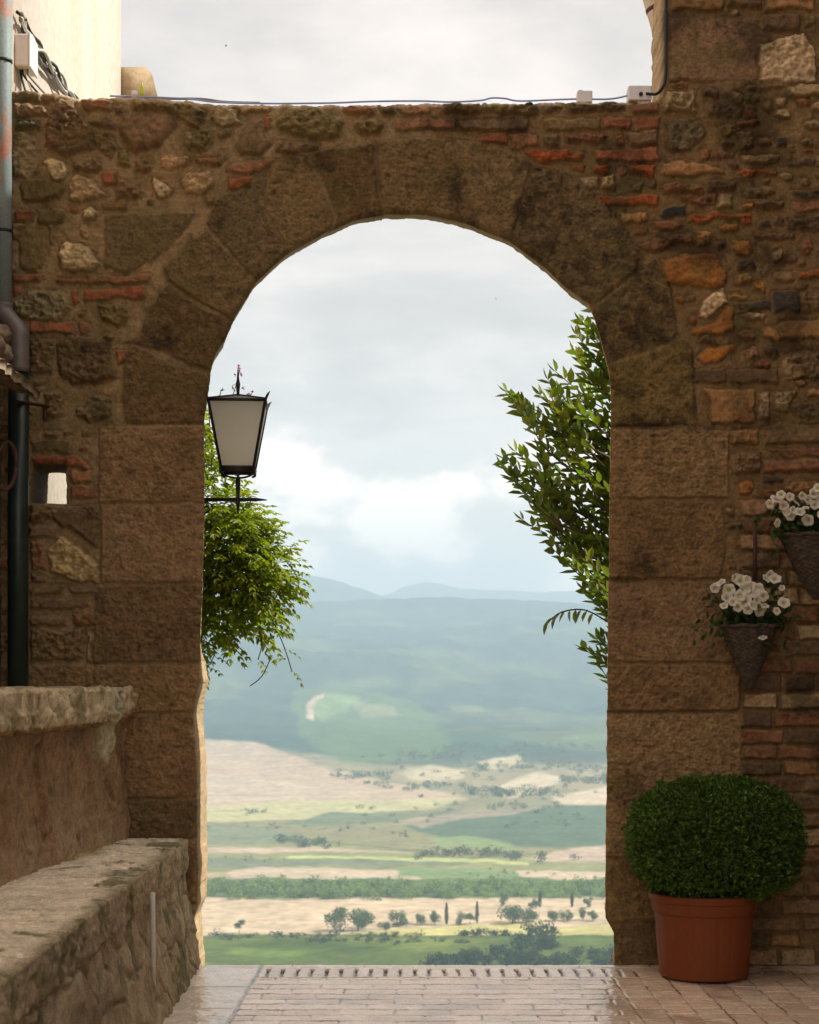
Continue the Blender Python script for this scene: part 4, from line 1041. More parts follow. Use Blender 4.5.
# lobes: px, py, rx, ry, depth, rd, count
for (px, py, rx, ry, d, rd, cnt) in ((203, 560, 52, 70, 11.1, .40, 150), (236, 556, 38, 46, 10.95, .30, 120), (228, 520, 26, 24, 10.9, .25, 70), (253, 582, 24, 36, 10.95, .22, 60),
                                     (205, 500, 22, 50, 11.0, .2, 50), (200, 440, 16, 45, 11.0, .18, 36), (215, 612, 30, 32, 11.0, .25, 60), (212, 640, 14, 22, 10.95, .12, 16), (256, 618, 18, 22, 10.95, .15, 20), (270, 572, 20, 26, 10.95, .16, 30), (150, 560, 60, 80, 11.2, .35, 60)):
    for k in range(int(cnt * 1.55)):
        px_ = px - 2; u = r.randn(3); u /= np.linalg.norm(u); rad_ = r.rand()**.4
        p = at(px_ + u[0] * rx * rad_, py - u[2] * ry * rad_, d + u[1] * rd * rad_)
        dd = np.array((u[0] * .9 + .25, u[1] * .8 - .1, u[2] * .5 + .15)) + .35 * r.randn(3)
        compound(p, dd, 6, .15 + .06 * r.rand(), .056)
# trailing sprigs
for pts in (((262, 600), (278, 632), (287, 655), (292, 672)), ((255, 610), (262, 640), (258, 660)), ((272, 655), (262, 676), (250, 686)), ((212, 640), (214, 655), (207, 668)), ((285, 560), (296, 575), (299, 590)), ((208, 400), (210, 430), (212, 470))):
    P = smooth_path([at(x, y, 10.9) for x, y in pts], 12)
    stems.tube(P, .0035, 5)
    if pts[0] != (272, 655):
        for q in P[2::2]: compound(q, (r.randn() * .6 + .4, r.randn() * .4, -.2 + .3 * r.randn()), 3, .09, .042)
for k in range(14):
    e_ = at(225 + 40 * r.randn() * .6, 560 + 35 * r.randn(), 11 + .15 * r.randn()); s_ = np.array((-1.55, 11.3, 1.2)); mid = (e_ + s_) / 2 + (.0, 0, .5)
    stems.tube(smooth_path([s_, mid, e_], 10), np.linspace(.014, .005, 10), 6)
stems.tube(smooth_path([(-1.55, 11.3, -.9), (-1.6, 11.3, .2), (-1.52, 11.3, 1.0), (-1.55, 11.3, 2.2), (-1.4, 11.2, 3.2)], 24), np.linspace(.05, .02, 24), 10)
VB = np.array(VB); VD = np.array(VD); VN = np.array(VN)
ck = VB[:, 0] > -1.9
cl = crown_leaf_cols(len(VB), (.20, .245, .014), r, .5)
leaf_obj('foliage', [tuple(x for x in leaves(VB, VD, VN, np.array(VL), np.array(VW), cl, .25, .2))], M['leaf'], vine)
stems.build('stem', M['bark'], vine)
# pink flower sprig behind the lantern
pk = empty('flower_sprig', at(232, 395, 10.75), 'thin sprig of tiny pink flowers rising behind the lantern finial', 'flowers')
b = MB()
for pts in (((228, 410), (233, 395), (237, 382), (240, 369)), ((222, 408), (220, 398), (221, 390)), ((246, 402), (250, 396), (252, 393))):
    b.tube(smooth_path([at(x, y, 10.75) for x, y in pts], 10), .003, 5)
b.build('stem', M['bark'], pk)
for nm, m_, lst, n_, l_, w_, c_ in (('flower', 'petal', ((240, 369), (239, 372), (236, 375), (238, 366), (251, 393), (249, 396), (242, 373), (244, 390)), 5, .017, .013, (.55, .16, .38)),
                                ('leaf', 'leaf', ((230, 403), (232, 396), (234, 390), (236, 384), (221, 396), (221, 391), (229, 400), (247, 399)), 2, .03, .013, (.09, .14, .02))):
    for (x, y) in lst:
        B = np.tile(at(x + r.randn(), y + r.randn(), 10.745), (n_, 1))
        leaf_obj(nm, [leaves(B, r.randn(n_, 3), r.randn(n_, 3), np.full(n_, l_), np.full(n_, w_), np.tile(c_, (n_, 1)))], M[m_], pk)

# ------------------------------------------------------------------ laurel on the right
r = np.random.RandomState(33)
lau = empty('laurel_tree', (1.75, 11.75, -.35), 'dark green laurel tree with pointed leaves leaning past the right pier', 'tree')
LB, LD, LN, LL, LW = [], [], [], [], []
br_ = MB()
def twig(p0, p1, sag=.04, nl=11, ll=.112, rad0=.006):
    p0 = np.array(p0); p1 = np.array(p1); mid = (p0 + p1) / 2 + np.array((0, 0, -sag)) + .02 * r.randn(3)
    P = smooth_path([p0, mid, p1], 14); br_.tube(P, np.linspace(rad0, .0025, 14), 5)
    Tt = np.gradient(P, axis=0); Tt /= np.linalg.norm(Tt, axis=1)[:, None]
    for k in range(nl):
        t = .25 + .75 * (k / (nl - 1))**.85; i = min(13, int(t * 13)); a = k * 2.4 + r.rand()
        tv = Tt[i]; s = np.cross(tv, (0, 0, 1.)); s /= np.linalg.norm(s) + 1e-6; u = np.cross(s, tv)
        side = s * math.cos(a) + u * math.sin(a)
        LB.append(P[i] + 0); LD.append(tv * .75 + side * .75 + np.array((0, 0, .22)) + .12 * r.randn(3)); LN.append(u * .6 + np.array((0, 0, .8)) + .45 * r.randn(3))
        LL.append(ll * (.75 + .4 * r.rand()) * (.8 if k == nl - 1 else 1)); LW.append(.047 + .014 * r.rand())
    LB.append(P[-1]); LD.append(Tt[-1]); LN.append(r.randn(3)); LL.append(ll * .8); LW.append(.024)
tips = [(590, 310), (577, 335), (582, 322), (575, 352), (556, 372), (548, 380), (507, 392), (512, 400), (524, 408), (540, 395), (505, 460), (503, 466), (516, 452), (520, 478), (530, 470), (523, 520), (536, 512), (545, 520), (533, 495),
        (552, 548), (560, 530), (573, 565), (585, 590), (592, 600), (585, 650), (597, 640), (606, 655), (545, 425), (555, 440), (560, 460), (570, 420), (580, 400), (585, 380), (592, 360), (598, 345), (570, 490), (580, 510), (590, 540), (600, 560), (598, 585), (545, 480), (604, 610), (575, 445), (590, 470), (600, 500), (596, 420), (604, 380), (606, 450), (602, 530)]
for (x, y) in tips:
    d = max(11.2, 11.5 + .15 * r.randn())
    tip = at(x, y, d)
    basep = at(min(x + 45 + 40 * r.rand(), 660), y + 38 + 25 * r.rand(), d + .1 * r.randn())
    twig(basep, tip, .03, 17)
    if r.rand() < .6: twig(basep + .05 * r.randn(3), tip + np.array((.10 * r.rand() + .03, .12 * r.randn(), .10 * r.randn())), .03, 15)
    br_.tube(smooth_path([(1.75, 11.75, max(.4, basep[2] - .5)), (basep + (1.72, 11.7, basep[2] - .2)) / 2, basep], 8), np.linspace(.018, .008, 8), 6)
OUTL = [(600, 312), (585, 345), (560, 376), (530, 400), (512, 412), (530, 436), (512, 466), (530, 500), (528, 516), (552, 540), (575, 575), (588, 600), (594, 612), (640, 640), (640, 330)]
k = 0
while k < 55:
    x = r.uniform(505, 640); y = r.uniform(310, 640)
    if poly_in(OUTL, np.array([x]), np.array([y]))[0] < 6: continue
    k += 1; d = max(11.2, 11.55 + .16 * r.randn()); a = r.uniform(.2, 1.5)
    tip = at(x, y, d); twig(tip + np.array((.24 * math.cos(a), .12 * r.randn(), -.26 * math.sin(a))), tip, .02, 12)
for k in range(60):   # the rest of the crown, mostly behind the wall
    y = 330 + 330 * r.rand(); x = 612 + 100 * r.rand(); d = 11.75 + .25 * r.randn()
    d = max(d, 11.3)
    tip = at(x, y, d); twig(tip + np.array((.18, .05, -.2)) + .06 * r.randn(3), tip, .02, 10)
for (p0, p1) in (((608, 622), (550, 618)),):
    P = smooth_path([at(608, 622, 11.4), at(585, 610, 11.4), at(562, 612, 11.4), at(548, 622, 11.4)], 14); br_.tube(P, .005, 5)
    for i in range(3, 14):
        LB.append(P[i]); LD.append((-.45 + .3 * r.randn(), .3 * r.randn(), -.9 + .3 * r.rand())); LN.append((-.6, -.4, .6)); LL.append(.085 + .03 * r.rand()); LW.append(.044)
br_.tube(smooth_path([(1.75, 11.75, -.9), (1.8, 11.75, .6), (1.75, 11.75, 1.8), (1.7, 11.7, 3.0), (1.6, 11.65, 4.0)], 24), np.linspace(.06, .018, 24), 10)
LB = np.array(LB); LD = np.array(LD); LN = np.array(LN)
cl = crown_leaf_cols(len(LB), (.17, .22, .038), r, .7)
leaf_obj('crown', [leaves(LB, LD, LN, np.array(LL), np.array(LW), cl, .3, .12)], M['laurel'], lau)
br_.build('trunk', M['bark'], lau)

# ------------------------------------------------------------------ landscape
U2 = np.arange(-170, 971, 2.5)
VG = -200.0
def vd(v): return (CAMZ - VG) * F / (v - VY)
drows = np.concatenate([np.linspace(10.03, 30, 12)[:-1], np.linspace(30, 1100, 40)[:-1], vd(np.arange(972, 800, -.8)), np.linspace(vd(800.2), 9600, 240)[1:], np.linspace(9600, 10600, 12)[1:]])
UU, DD = np.meshgrid(U2, drows, indexing='ij')
XX = (UU - VX) / F * np.maximum(DD, 320)
crest = np.interp(UU, [-200, 0, 200, 300, 360, 430, 500, 600, 800, 1000], [590, 600, 606, 603, 600, 597, 599, 604, 612, 600]) + 1.2 * n2(UU / 22, UU * 0, 300) + .5 * n2(UU / 6, UU * 0, 301)
dk = [2650, 3100, 3600, 4500, 5500, 6800, 8000]
vk = [vd(0) if False else VY + (CAMZ - VG) * F / 2650, 784, 764, 736, 702, 662, 630]
vt = np.where(DD <= 8000, np.interp(DD, dk, vk), 630 + (crest - 630) * np.clip((DD - 8000) / 1600, 0, 1))
zh = CAMZ - (vt - VY) * DD / F
zn = np.interp(DD, [10, 10.4, 30, 60, 500, 900, 1000], [-.012, -.09, -5, -14, -140, -198, -200])
ZZ = np.where(DD < 1000, zn, np.where(DD < 2650, VG, zh))
ZZ = np.where(DD > 9600, zh - (DD - 9600) * .35, ZZ)
amp = np.interp(DD, [900, 1100, 2600, 4000, 7000, 9000, 9600], [0, 1.2, 5, 30, 95, 70, 0])
rid = fbm2(XX / 1500 + .3, DD / 1900, 4, 310)
rid = rid + .35 * (1 - 2 * np.abs(fbm2(XX / 520, DD / 900, 4, 315)))
ZZ = ZZ + amp * (rid - .15) + np.interp(DD, [900, 1050, 1300, 1500], [0, 6, 4, 0]) * fbm2(XX / 160, DD / 120, 3, 320)
V2 = VY + (CAMZ - ZZ) * F / DD    # where a vertex of the land stands in the photograph's own survey
uw = UU + 5 * n2(UU / 40, V2 / 14, 330) + 2 * n2(UU / 12, V2 / 5, 331); vw = V2 + 2.2 * n2(UU / 60, V2 / 14, 332) + .8 * n2(UU / 16, V2 / 6, 333)
L = np.zeros(UU.shape + (3,))
forest = np.array((.024, .056, .036)); L[:] = forest
L *= (1 + .35 * fbm2(XX / 300, DD / 300, 4, 340) + .3 * n2(XX / 60, DD / 90, 345))[..., None]
mead = (sst(.12, .4, fbm2(XX / 700, DD / 900, 4, 347)) * .7)[..., None]; L = L * (1 - mead) + np.array((.10, .13, .05)) * mead
def paint(poly, c, soft=1.5, w=1.0, tex=.08, warp=1.0):
    d = poly_in(poly, UU + (uw - UU) * warp, V2 + (vw - V2) * warp)
    k = (sst(-soft * .5, soft, d) * w)[..., None]
    cc = np.array(c) * (1 + tex * n2(XX / 90, DD / 160, 350) + tex * n2(UU / 5, V2 / 1.6, 351))[..., None]
    L[:] = L * (1 - k) + cc * k
W0, W1 = -200, 1000
TAN = (.38, .30, .19); PTAN = (.40, .325, .225); GRN = (.095, .14, .05); YG = (.20, .22, .085); TEAL = (.07, .11, .06); OLV = (.19, .18, .09)
paint([(W0, 742), (200, 742), (300, 752), (420, 768), (520, 764), (W1, 756), (W1, 985), (W0, 985)], OLV, 3)
f1, f2, ids = worley(XX / 420 + .25 * n2(XX / 300, DD / 300, 361), DD / 520 + XX / 900, 37)
fc = np.array([TAN, GRN, OLV, YG, PTAN, TEAL, (.3, .24, .14), TEAL])
pk_ = np.clip((fc[ids % 8]), 0, 1) * (1 - .65 * sst(.05, .0, f2 - f1)[..., None] * np.array((1, .7, 1)))
k = (sst(748, 790, V2) * .55)[..., None]; L = L * (1 - k) + pk_ * k
# hillside clearings
paint([(292, 690), (330, 682), (372, 692), (420, 702), (455, 742), (430, 762), (340, 764), (296, 735)], (.075, .13, .04), 5, .9)
paint([(308, 708), (322, 692), (360, 696), (352, 712), (318, 722)], (.16, .24, .075), 3)
paint([(304, 718), (312, 698), (326, 690), (322, 696), (310, 722)], (.42, .34, .22), 1.5)
paint([(355, 700), (392, 706), (400, 716), (360, 718)], (.24, .25, .12), 3, .7)
paint([(316, 678), (392, 676), (402, 688), (340, 690)], (.13, .17, .06), 5, .6)
paint([(450, 704), (486, 704), (486, 711), (452, 712)], (.18, .2, .08), 3, .6)
paint([(560, 738), (625, 732), (640, 738), (560, 742)], (.14, .2, .06), 2, .7)
paint([(430, 655), (560, 664), (560, 676), (420, 668)], (.07, .10, .05), 6, .7)
# fields
paint([(W0, 742), (200, 740), (250, 741), (292, 753), (318, 766), (362, 776), (420, 786), (468, 800), (420, 806), (330, 808), (200, 814), (W0, 820)], (.38, .29, .19), 2)
paint([(W0, 775), (200, 772), (300, 780), (395, 792), (340, 800), (200, 806), (W0, 806)], PTAN, 4, .8)
paint([(W0, 806), (205, 806), (330, 800), (462, 799), (440, 808), (330, 818), (240, 822), (W0, 822)], (.36, .34, .17), 2)
paint([(398, 772), (430, 765), (468, 770), (466, 780), (425, 782)], (.42, .36, .22), 2)
paint([(476, 760), (520, 755), (526, 764), (490, 770)], (.42, .36, .22), 2)
paint([(490, 786), (540, 772), (566, 778), (545, 790), (510, 798)], (.44, .37, .24), 2)
paint([(548, 796), (606, 786), (650, 786), (650, 806), (560, 806)], (.44, .36, .24), 2)
paint([(402, 826), (440, 812), (520, 806), (640, 806), (W1, 806), (W1, 848), (605, 847), (520, 846), (440, 838)], TEAL, 2)
paint([(272, 826), (330, 812), (420, 812), (480, 806), (410, 822), (340, 826)], (.12, .15, .08), 2)
paint([(392, 822), (480, 808), (560, 806), (470, 820), (420, 828)], (.30, .23, .16), 2, .7)
paint([(W0, 820), (200, 822), (270, 828), (330, 842), (200, 846), (W0, 846)], (.15, .17, .10), 2)
paint([(430, 838), (470, 836), (512, 842), (520, 850), (440, 846)], (.17, .22, .085), 2)
paint([(525, 858), (560, 850), (610, 843), (660, 842), (660, 862), (540, 862)], (.36, .28, .2), 2)
paint([(W0, 848), (205, 848), (330, 846), (420, 852), (300, 852), (200, 854)], (.38, .30, .21), 2)
paint([(W0, 856), (205, 856), (300, 858), (470, 860), (470, 866), (W0, 872)], (.13, .15, .09), 2)
paint([(290, 855), (420, 858), (530, 862), (530, 865), (410, 862), (290, 858)], (.34, .38, .14), .8)
paint([(226, 872), (260, 866), (330, 868), (420, 870), (420, 880), (230, 880)], PTAN, 2)
paint([(396, 868), (470, 868), (530, 874), (520, 879), (400, 876)], (.14, .21, .085), 1.5)
paint([(515, 870), (605, 872), (650, 874), (650, 884), (520, 882)], PTAN, 1.5)
paint([(W0, 878), (W1, 878), (W1, 900), (W0, 900)], (.08, .12, .04), 2)
paint([(W0, 897.5), (W1, 897.5), (W1, 933), (W0, 936)], (.42, .335, .22), 1.2, .05)
paint([(W0, 897.5), (W1, 897.5), (W1, 933), (W0, 936)], (.42, .335, .22), 1.2)
paint([(350, 932), (430, 926), (520, 922), (560, 926), (W1, 915), (W1, 946), (520, 940), (400, 938)], (.36, .33, .13), 2)
paint([(W0, 935), (210, 935), (330, 933), (420, 936), (520, 934), (W1, 940), (W1, 999), (W0, 999)], (.075, .105, .026), 1.5)
paint([(300, 935), (420, 937), (500, 940), (420, 952), (350, 946)], (.15, .18, .04), 4, .7)
paint([(212, 956), (240, 945), (330, 948), (300, 958)], (.13, .19, .035), 4, .7)
paint([(240, 942), (350, 940), (420, 946), (360, 954), (260, 950)], (.045, .075, .02), 4, .7)
nearg = sst(1000, 700, DD)[..., None]; L = L * (1 - nearg) + np.array((.06, .09, .025)) * nearg
Pl = np.stack([XX, DD, ZZ], -1)
tag(grid_obj('valley_land', Pl[:, :, :], L, M['land']), kind='structure')
zmin = float(ZZ.min())
def ridge(name, d, pts, thick, seed):
    u = np.arange(-170, 971, 3.0); v = np.interp(u, [p[0] for p in pts], [p[1] for p in pts]) + 1.0 * n2(u / 25, u * 0, seed) + .4 * n2(u / 7, u * 0, seed + 1)
    zt_ = CAMZ - (v - VY) * d / F
    rows = []; cc = []
    for t in np.linspace(0, 1, 24):
        prof_ = math.sin(min(t / .55, 1) * math.pi / 2) if t < .55 else math.cos((t - .55) / .45 * math.pi / 2)
        yy = d - thick * .55 + thick * t
        rows.append(np.stack([(u - VX) / F * d, np.full(len(u), yy), -150 + (zt_ + 150) * prof_ + 30 * math.sin(t * math.pi) * n2(u / 30, t * 4 + u * 0, seed + 2) * (t < .5)], -1))
        cc.append(forest * (1 + .3 * n2(u / 12, t * 9 + u * 0, seed + 3))[:, None])
    tag(grid_obj(name, np.stack(rows, 1), np.stack(cc, 1), M['land']), kind='structure')
ridge('far_hills', 12500, [(-200, 560), (0, 566), (200, 572), (290, 574), (312, 575), (330, 579), (352, 586), (372, 592), (388, 599), (420, 606), (600, 612), (1000, 606)], 1400, 400)
ridge('distant_mountains', 15800, [(-200, 590), (300, 602), (370, 599), (390, 594), (405, 586), (425, 581.5), (445, 585), (462, 589), (500, 590), (540, 592), (600, 590), (700, 594), (1000, 585)], 1200, 410)

def land_at(px, py):
    j = int(np.clip(np.searchsorted(-V2[np.argmin(abs(U2 - px))], -py), 0, len(drows) - 1))
    i = int(np.argmin(abs(U2 - px)))
    return np.array((Pl[i, j, 0] + (px - U2[i]) / F * drows[j], drows[j], ZZ[i, j]))
def crown_pts(r, base, h, w, n, kind='round'):
    if kind == 'cypress':
        t = r.rand(n); rr = np.sin(np.clip(t, .02, 1) * math.pi)**.6 * (1 - .35 * t); a = r.rand(n) * 6.283; q = r.rand(n)**.5
        P = np.stack([np.cos(a) * rr * q * w / 2, np.sin(a) * rr * q * w / 2, h * (.05 + .95 * t)], 1); ld_ = np.stack([np.cos(a), np.sin(a), np.full(n, .6)], 1)
    else:
        k = 7; cen = np.stack([r.randn(k) * w * .2, r.randn(k) * w * .2, h * (.5 + .18 * r.randn(k))], 1); cr_ = w * (.22 + .12 * r.rand(k))
        i = r.randint(k, size=n); u = r.randn(n, 3); u /= np.linalg.norm(u, axis=1)[:, None]
        P = cen[i] + u * (cr_[i] * r.rand(n)**.35)[:, None] * (1, 1, .9); P[:, 2] = np.clip(P[:, 2], h * .08, h); ld_ = u
    return P + base, ld_
def crown_leaves(r, P, Dn, size, col):
    n = len(P); c = np.array(col) * (.65 + .7 * r.rand(n, 1))
    return leaves(P, r.randn(n, 3), Dn + .6 * r.randn(n, 3), size * (.7 + .6 * r.rand(n)), size * (.6 + .5 * r.rand(n)), c, .2, .1)
r = np.random.RandomState(55)
TREES = [  # px, base py, height px, width px, kind, label
 (340, 931, 24, 26, 'round', 'left half of the broad dark bushes in the stubble field'), (358, 931, 21, 26, 'round', 'right half of the broad dark bushes in the stubble field'),
 (365, 929, 26, 15, 'round', 'tall rounded tree rising right behind the broad bushes'), (401, 926, 21, 20, 'round', 'grey green rounded tree standing alone in mid stubble'),
 (421, 925, 14, 12, 'round', 'small tree left of the slim cypress pair'), (435, 925, 17, 14, 'round', 'medium tree close left of the tall cypress'),
 (446.5, 925, 22, 5, 'cypress', 'tall slim cypress in the stubble field left of centre'), (461, 925, 17, 12, 'round', 'leafy tree between the two slim cypresses'), (470, 925, 15, 10, 'round', 'small tree close left of the second cypress'),
 (477, 924, 22, 4, 'cypress', 'thinner cypress standing right of its slim twin'), (513, 924, 21, 26, 'round', 'large dark green tree right of the cypresses'), (533, 923, 14, 16, 'round', 'low tree leaning against the large dark tree'),
 (555, 922, 13, 14, 'round', 'dark block shaped tree left of its pair at right'), (567, 922, 13, 13, 'round', 'dark block shaped tree right of its pair'), (583, 921, 12, 10, 'round', 'small round tree near the right pier'),
 (593, 921, 12, 9, 'round', 'last small tree before the right pier'), (239, 934, 13, 11, 'round', 'lone small tree at the left of the stubble field'), (385, 930, 7, 12, 'round', 'low shrub right of the broad bushes'),
 (540, 908, 16, 4, 'cypress', 'slim dark tree left of the pair behind the stubble'), (535, 908, 12, 10, 'round', 'small blue green tree in front of the tree belt'), (572, 908, 14, 4, 'cypress', 'slim dark tree nearer the right pier behind the stubble'),
 (588, 908, 13, 9, 'round', 'small tree at the belt edge near the right pier'), (503, 906, 14, 9, 'round', 'small tree at the belt edge above the large dark tree')]
for (px, py, hp, wp, kind, lab) in TREES:
    p = land_at(px, py); s = p[1] / F; h = hp * s; w = wp * s
    nm = 'cypress_tree' if kind == 'cypress' else ('shrub' if 'shrub' in lab or 'bushes' in lab[:60] and 'half' in lab else 'field_tree')
    t = empty(nm, p, lab, 'shrub' if nm == 'shrub' else 'tree', 'trees in the stubble field')
    P, Dn = crown_pts(r, p, h, w, 1100, kind)
    leaf_obj('crown', [crown_leaves(r, P, Dn, max(.7, w * .07), (.11, .16, .075) if kind == 'round' else (.035, .06, .028))], M['crown'], t)
    b = MB(); b.tube([p - (0, 0, 1), p + (0, 0, h * .5)], [w * .035 + .1, .1], 6); b.build('trunk', M['bark'], t)
def mass(name, label, cat, spots, col, dens=90):
    parts = []
    for (px, py, hp, wp) in spots:
        p = land_at(px, py); s = p[1] / F
        P, Dn = crown_pts(r, p - (0, 0, hp * s * .15), hp * s * 1.1, wp * s, dens); parts.append(crown_leaves(r, P, Dn, wp * s * .13, np.array(col) * (.75 + .5 * r.rand())))
    tag(leaf_obj(name, parts, M['crown']), label, cat, kind='stuff')
sp = []
for k in range(330):
    u = r.uniform(20, 790); sp.append((u, r.uniform(888, 900), r.uniform(10, 16), r.uniform(9, 16)))
mass('tree_belt', 'long pale green belt of poplars crossing the valley behind the stubble', 'trees', sp, (.17, .25, .09), 150)
sp = []
for k in range(120):
    u = r.uniform(430, 690); top = np.interp(u, [430, 500, 515, 535, 550, 575, 600, 690], [960, 945, 938, 934, 934, 938, 944, 948]); sp.append((u, r.uniform(top + 6, 972), r.uniform(8, 13), r.uniform(12, 22)))
sp += [(540, 936, 18, 20), (530, 938, 16, 16), (552, 938, 13, 18), (505, 936, 8, 16), (492, 936, 9, 14), (478, 936, 8, 16), (465, 936, 5, 14)]
mass('woodland', 'dark green woodland mass below the arch sill at right', 'woodland', sp, (.035, .066, .026), 170)
sp = [(r.uniform(210, 420), 937 + r.randn() * 1.2, r.uniform(2.5, 5), r.uniform(6, 12)) for k in range(60)] + [(r.uniform(300, 470), 942 + r.randn() * 1.0, r.uniform(2, 4), r.uniform(6, 12)) for k in range(40)] + [(216, 937, 9, 14)]
mass('hedgerow', 'dark hedge line along the far edge of the green field', 'hedge', sp, (.035, .06, .024), 50)
sp = []
for (x0, x1, yy, n, h) in ((240, 270, 813, 8, 5), (278, 300, 842, 8, 7), (300, 340, 846, 16, 8), (415, 500, 856, 34, 9), (500, 520, 858, 8, 8), (540, 545, 862, 3, 10), (572, 576, 862, 2, 8), (330, 390, 778, 20, 7), (375, 465, 788, 30, 5), (340, 350, 830, 4, 4), (390, 410, 836, 6, 4), (470, 560, 795, 40, 8), (560, 640, 782, 40, 7), (470, 640, 770, 50, 6), (400, 470, 757, 30, 6), (510, 520, 858, 4, 8), (430, 640, 748, 50, 5), (200, 330, 828, 14, 3), (470, 560, 874, 12, 3), (205, 300, 860, 10, 3), (480, 560, 808, 20, 5)):
    for k in range(n): sp.append((r.uniform(x0, x1), yy + r.randn() * 1.8, h * r.uniform(.6, 1.2), h * r.uniform(.9, 1.8)))
for k in range(90): sp.append((r.uniform(360, 640), r.uniform(748, 830), r.uniform(2, 5), r.uniform(4, 11)))
mass('far_trees', 'scattered blue green trees and copses across the far farmland', 'trees', sp, (.085, .12, .06), 60)
# birds
for (px, py, d, s, lab) in ((226, 46, 60, .5, 'tiny dark bird flying in the pale sky above the wall'), (496, 299, 70, .4, 'tiny bird flying inside the arch opening')):
    c = at(px, py, d); b = MB()
    b.add([c + np.array(v) * s for v in ((-.1, 0, 0), (.1, 0, .02), (0, -.03, .03), (0, .03, -.03), (-.02, -.02, .0), (.02, -.02, 0))], [[(0, 2, 3), (1, 3, 2), (0, 3, 4), (1, 5, 3)]])
    b.add([c + np.array(v) * s for v in ((-.05, 0, .01), (.05, 0, .01), (.02, .1, .07), (-.03, .2, .03), (.02, -.1, .06), (-.03, -.2, .03))], [[(0, 1, 2), (0, 2, 3), (0, 4, 1), (0, 5, 4)]])
    tag(b.build('bird', M['black'], None, False), lab, 'bird')

# ------------------------------------------------------------------ haze
HZ = dict(density=1.45e-4, color=(.61, .85, 1.0), g=.0)
top = float(max(CAMZ + (VY - 570) * 12500 / F, CAMZ + (VY - 580) * 15800 / F)) + 150
b = MB(); b.box((-6500, -40, zmin - 1), (6500, 17000, top))
hz_o = b.build('haze', None, None, False)
m = bpy.data.materials.new('valley_haze'); m.use_nodes = True; nt = m.node_tree
nt.nodes.remove(nt.nodes['Principled BSDF'])
pv = nd(nt, 'ShaderNodeVolumePrincipled'); pv.inputs['Density'].default_value = HZ['density']; pv.inputs['Color'].default_value = (*HZ['color'], 1); pv.inputs['Anisotropy'].default_value = HZ['g']
nt.links.new(pv.outputs[0], nt.nodes['Material Output'].inputs['Volume'])
hz_o.data.materials.append(m); tag(hz_o, 'pale blue haze filling the valley air', 'haze', kind='stuff')

# ------------------------------------------------------------------ light and sky
sd = np.array((.69, .09, .71)); sd /= np.linalg.norm(sd)
elev = math.asin(sd[2]); azim = math.atan2(sd[0], sd[1])
lt = bpy.data.lights.new('sun', 'SUN'); lt.energy = 4.3; lt.angle = math.radians(.6); lt.color = (1, .95, .87)
so = bpy.data.objects.new('sun', lt); COL.objects.link(so)
import mathutils
so.rotation_euler = mathutils.Vector(-sd).to_track_quat('-Z', 'Y').to_euler()
SKYFRONT, SKYBACK = .69, 1.2
w = bpy.data.worlds.new('World'); scene.world = w; w.use_nodes = True; nt = w.node_tree
bg = nt.nodes['Background']; out = nt.nodes['World Output']
sky = nd(nt, 'ShaderNodeTexSky', sky_type='NISHITA'); sky.sun_disc = False; sky.sun_elevation = elev; sky.sun_rotation = azim; sky.air_density = 1.2; sky.dust_density = 2.0
nt.links.new(sky.outputs[0], bg.inputs['Color']); bg.inputs['Strength'].default_value = .11
tc = nd(nt, 'ShaderNodeTexCoord'); sx = nd(nt, 'ShaderNodeSeparateXYZ'); nt.links.new(tc.outputs['Generated'], sx.inputs[0])
zc = nd(nt, 'ShaderNodeMath', operation='ADD'); zc.inputs[1].default_value = .16; nt.links.new(sx.outputs['Z'], zc.inputs[0])
zm = nd(nt, 'ShaderNodeMath', operation='MAXIMUM'); zm.inputs[1].default_value = .05; nt.links.new(zc.outputs[0], zm.inputs[0])
dx = nd(nt, 'ShaderNodeMath', operation='DIVIDE'); dy = nd(nt, 'ShaderNodeMath', operation='DIVIDE')
nt.links.new(sx.outputs['X'], dx.inputs[0]); nt.links.new(zm.outputs[0], dx.inputs[1]); nt.links.new(sx.outputs['Y'], dy.inputs[0]); nt.links.new(zm.outputs[0], dy.inputs[1])
cx = nd(nt, 'ShaderNodeCombineXYZ'); nt.links.new(dx.outputs[0], cx.inputs[0]); nt.links.new(dy.outputs[0], cx.inputs[1])
def wn(scale, detail, rough, dist=.3, off=(0, 0, 0)):
    mp = nd(nt, 'ShaderNodeMapping'); mp.inputs['Location'].default_value = off; nt.links.new(cx.outputs[0], mp.inputs[0])
    n = nd(nt, 'ShaderNodeTexNoise'); n.inputs['Scale'].default_value = scale; n.inputs['Detail'].default_value = detail; n.inputs['Roughness'].default_value = rough; n.inputs['Distortion'].default_value = dist
    nt.links.new(mp.outputs[0], n.inputs['Vector']); return n
def mrange(src, a, b_, lo, hi):
    n = nd(nt, 'ShaderNodeMapRange'); n.interpolation_type = 'SMOOTHSTEP'
    for k, v in zip(('From Min', 'From Max', 'To Min', 'To Max'), (a, b_, lo, hi)): n.inputs[k].default_value = v
    nt.links.new(src, n.inputs['Value']); return n.outputs[0]
ca = wn(1.5, 9, .58, .5, (3.1, .4, 0)); cb = wn(4.5, 8, .6, .2, (.7, 1.1, 0))
def math_(op, a, b_=None, c_=None):
    n = nd(nt, 'ShaderNodeMath', operation=op)
    for k, v in enumerate((a, b_, c_)):
        if v is None: continue
        if isinstance(v, (int, float)): n.inputs[k].default_value = v
        else: nt.links.new(v, n.inputs[k])
    return n.outputs[0]
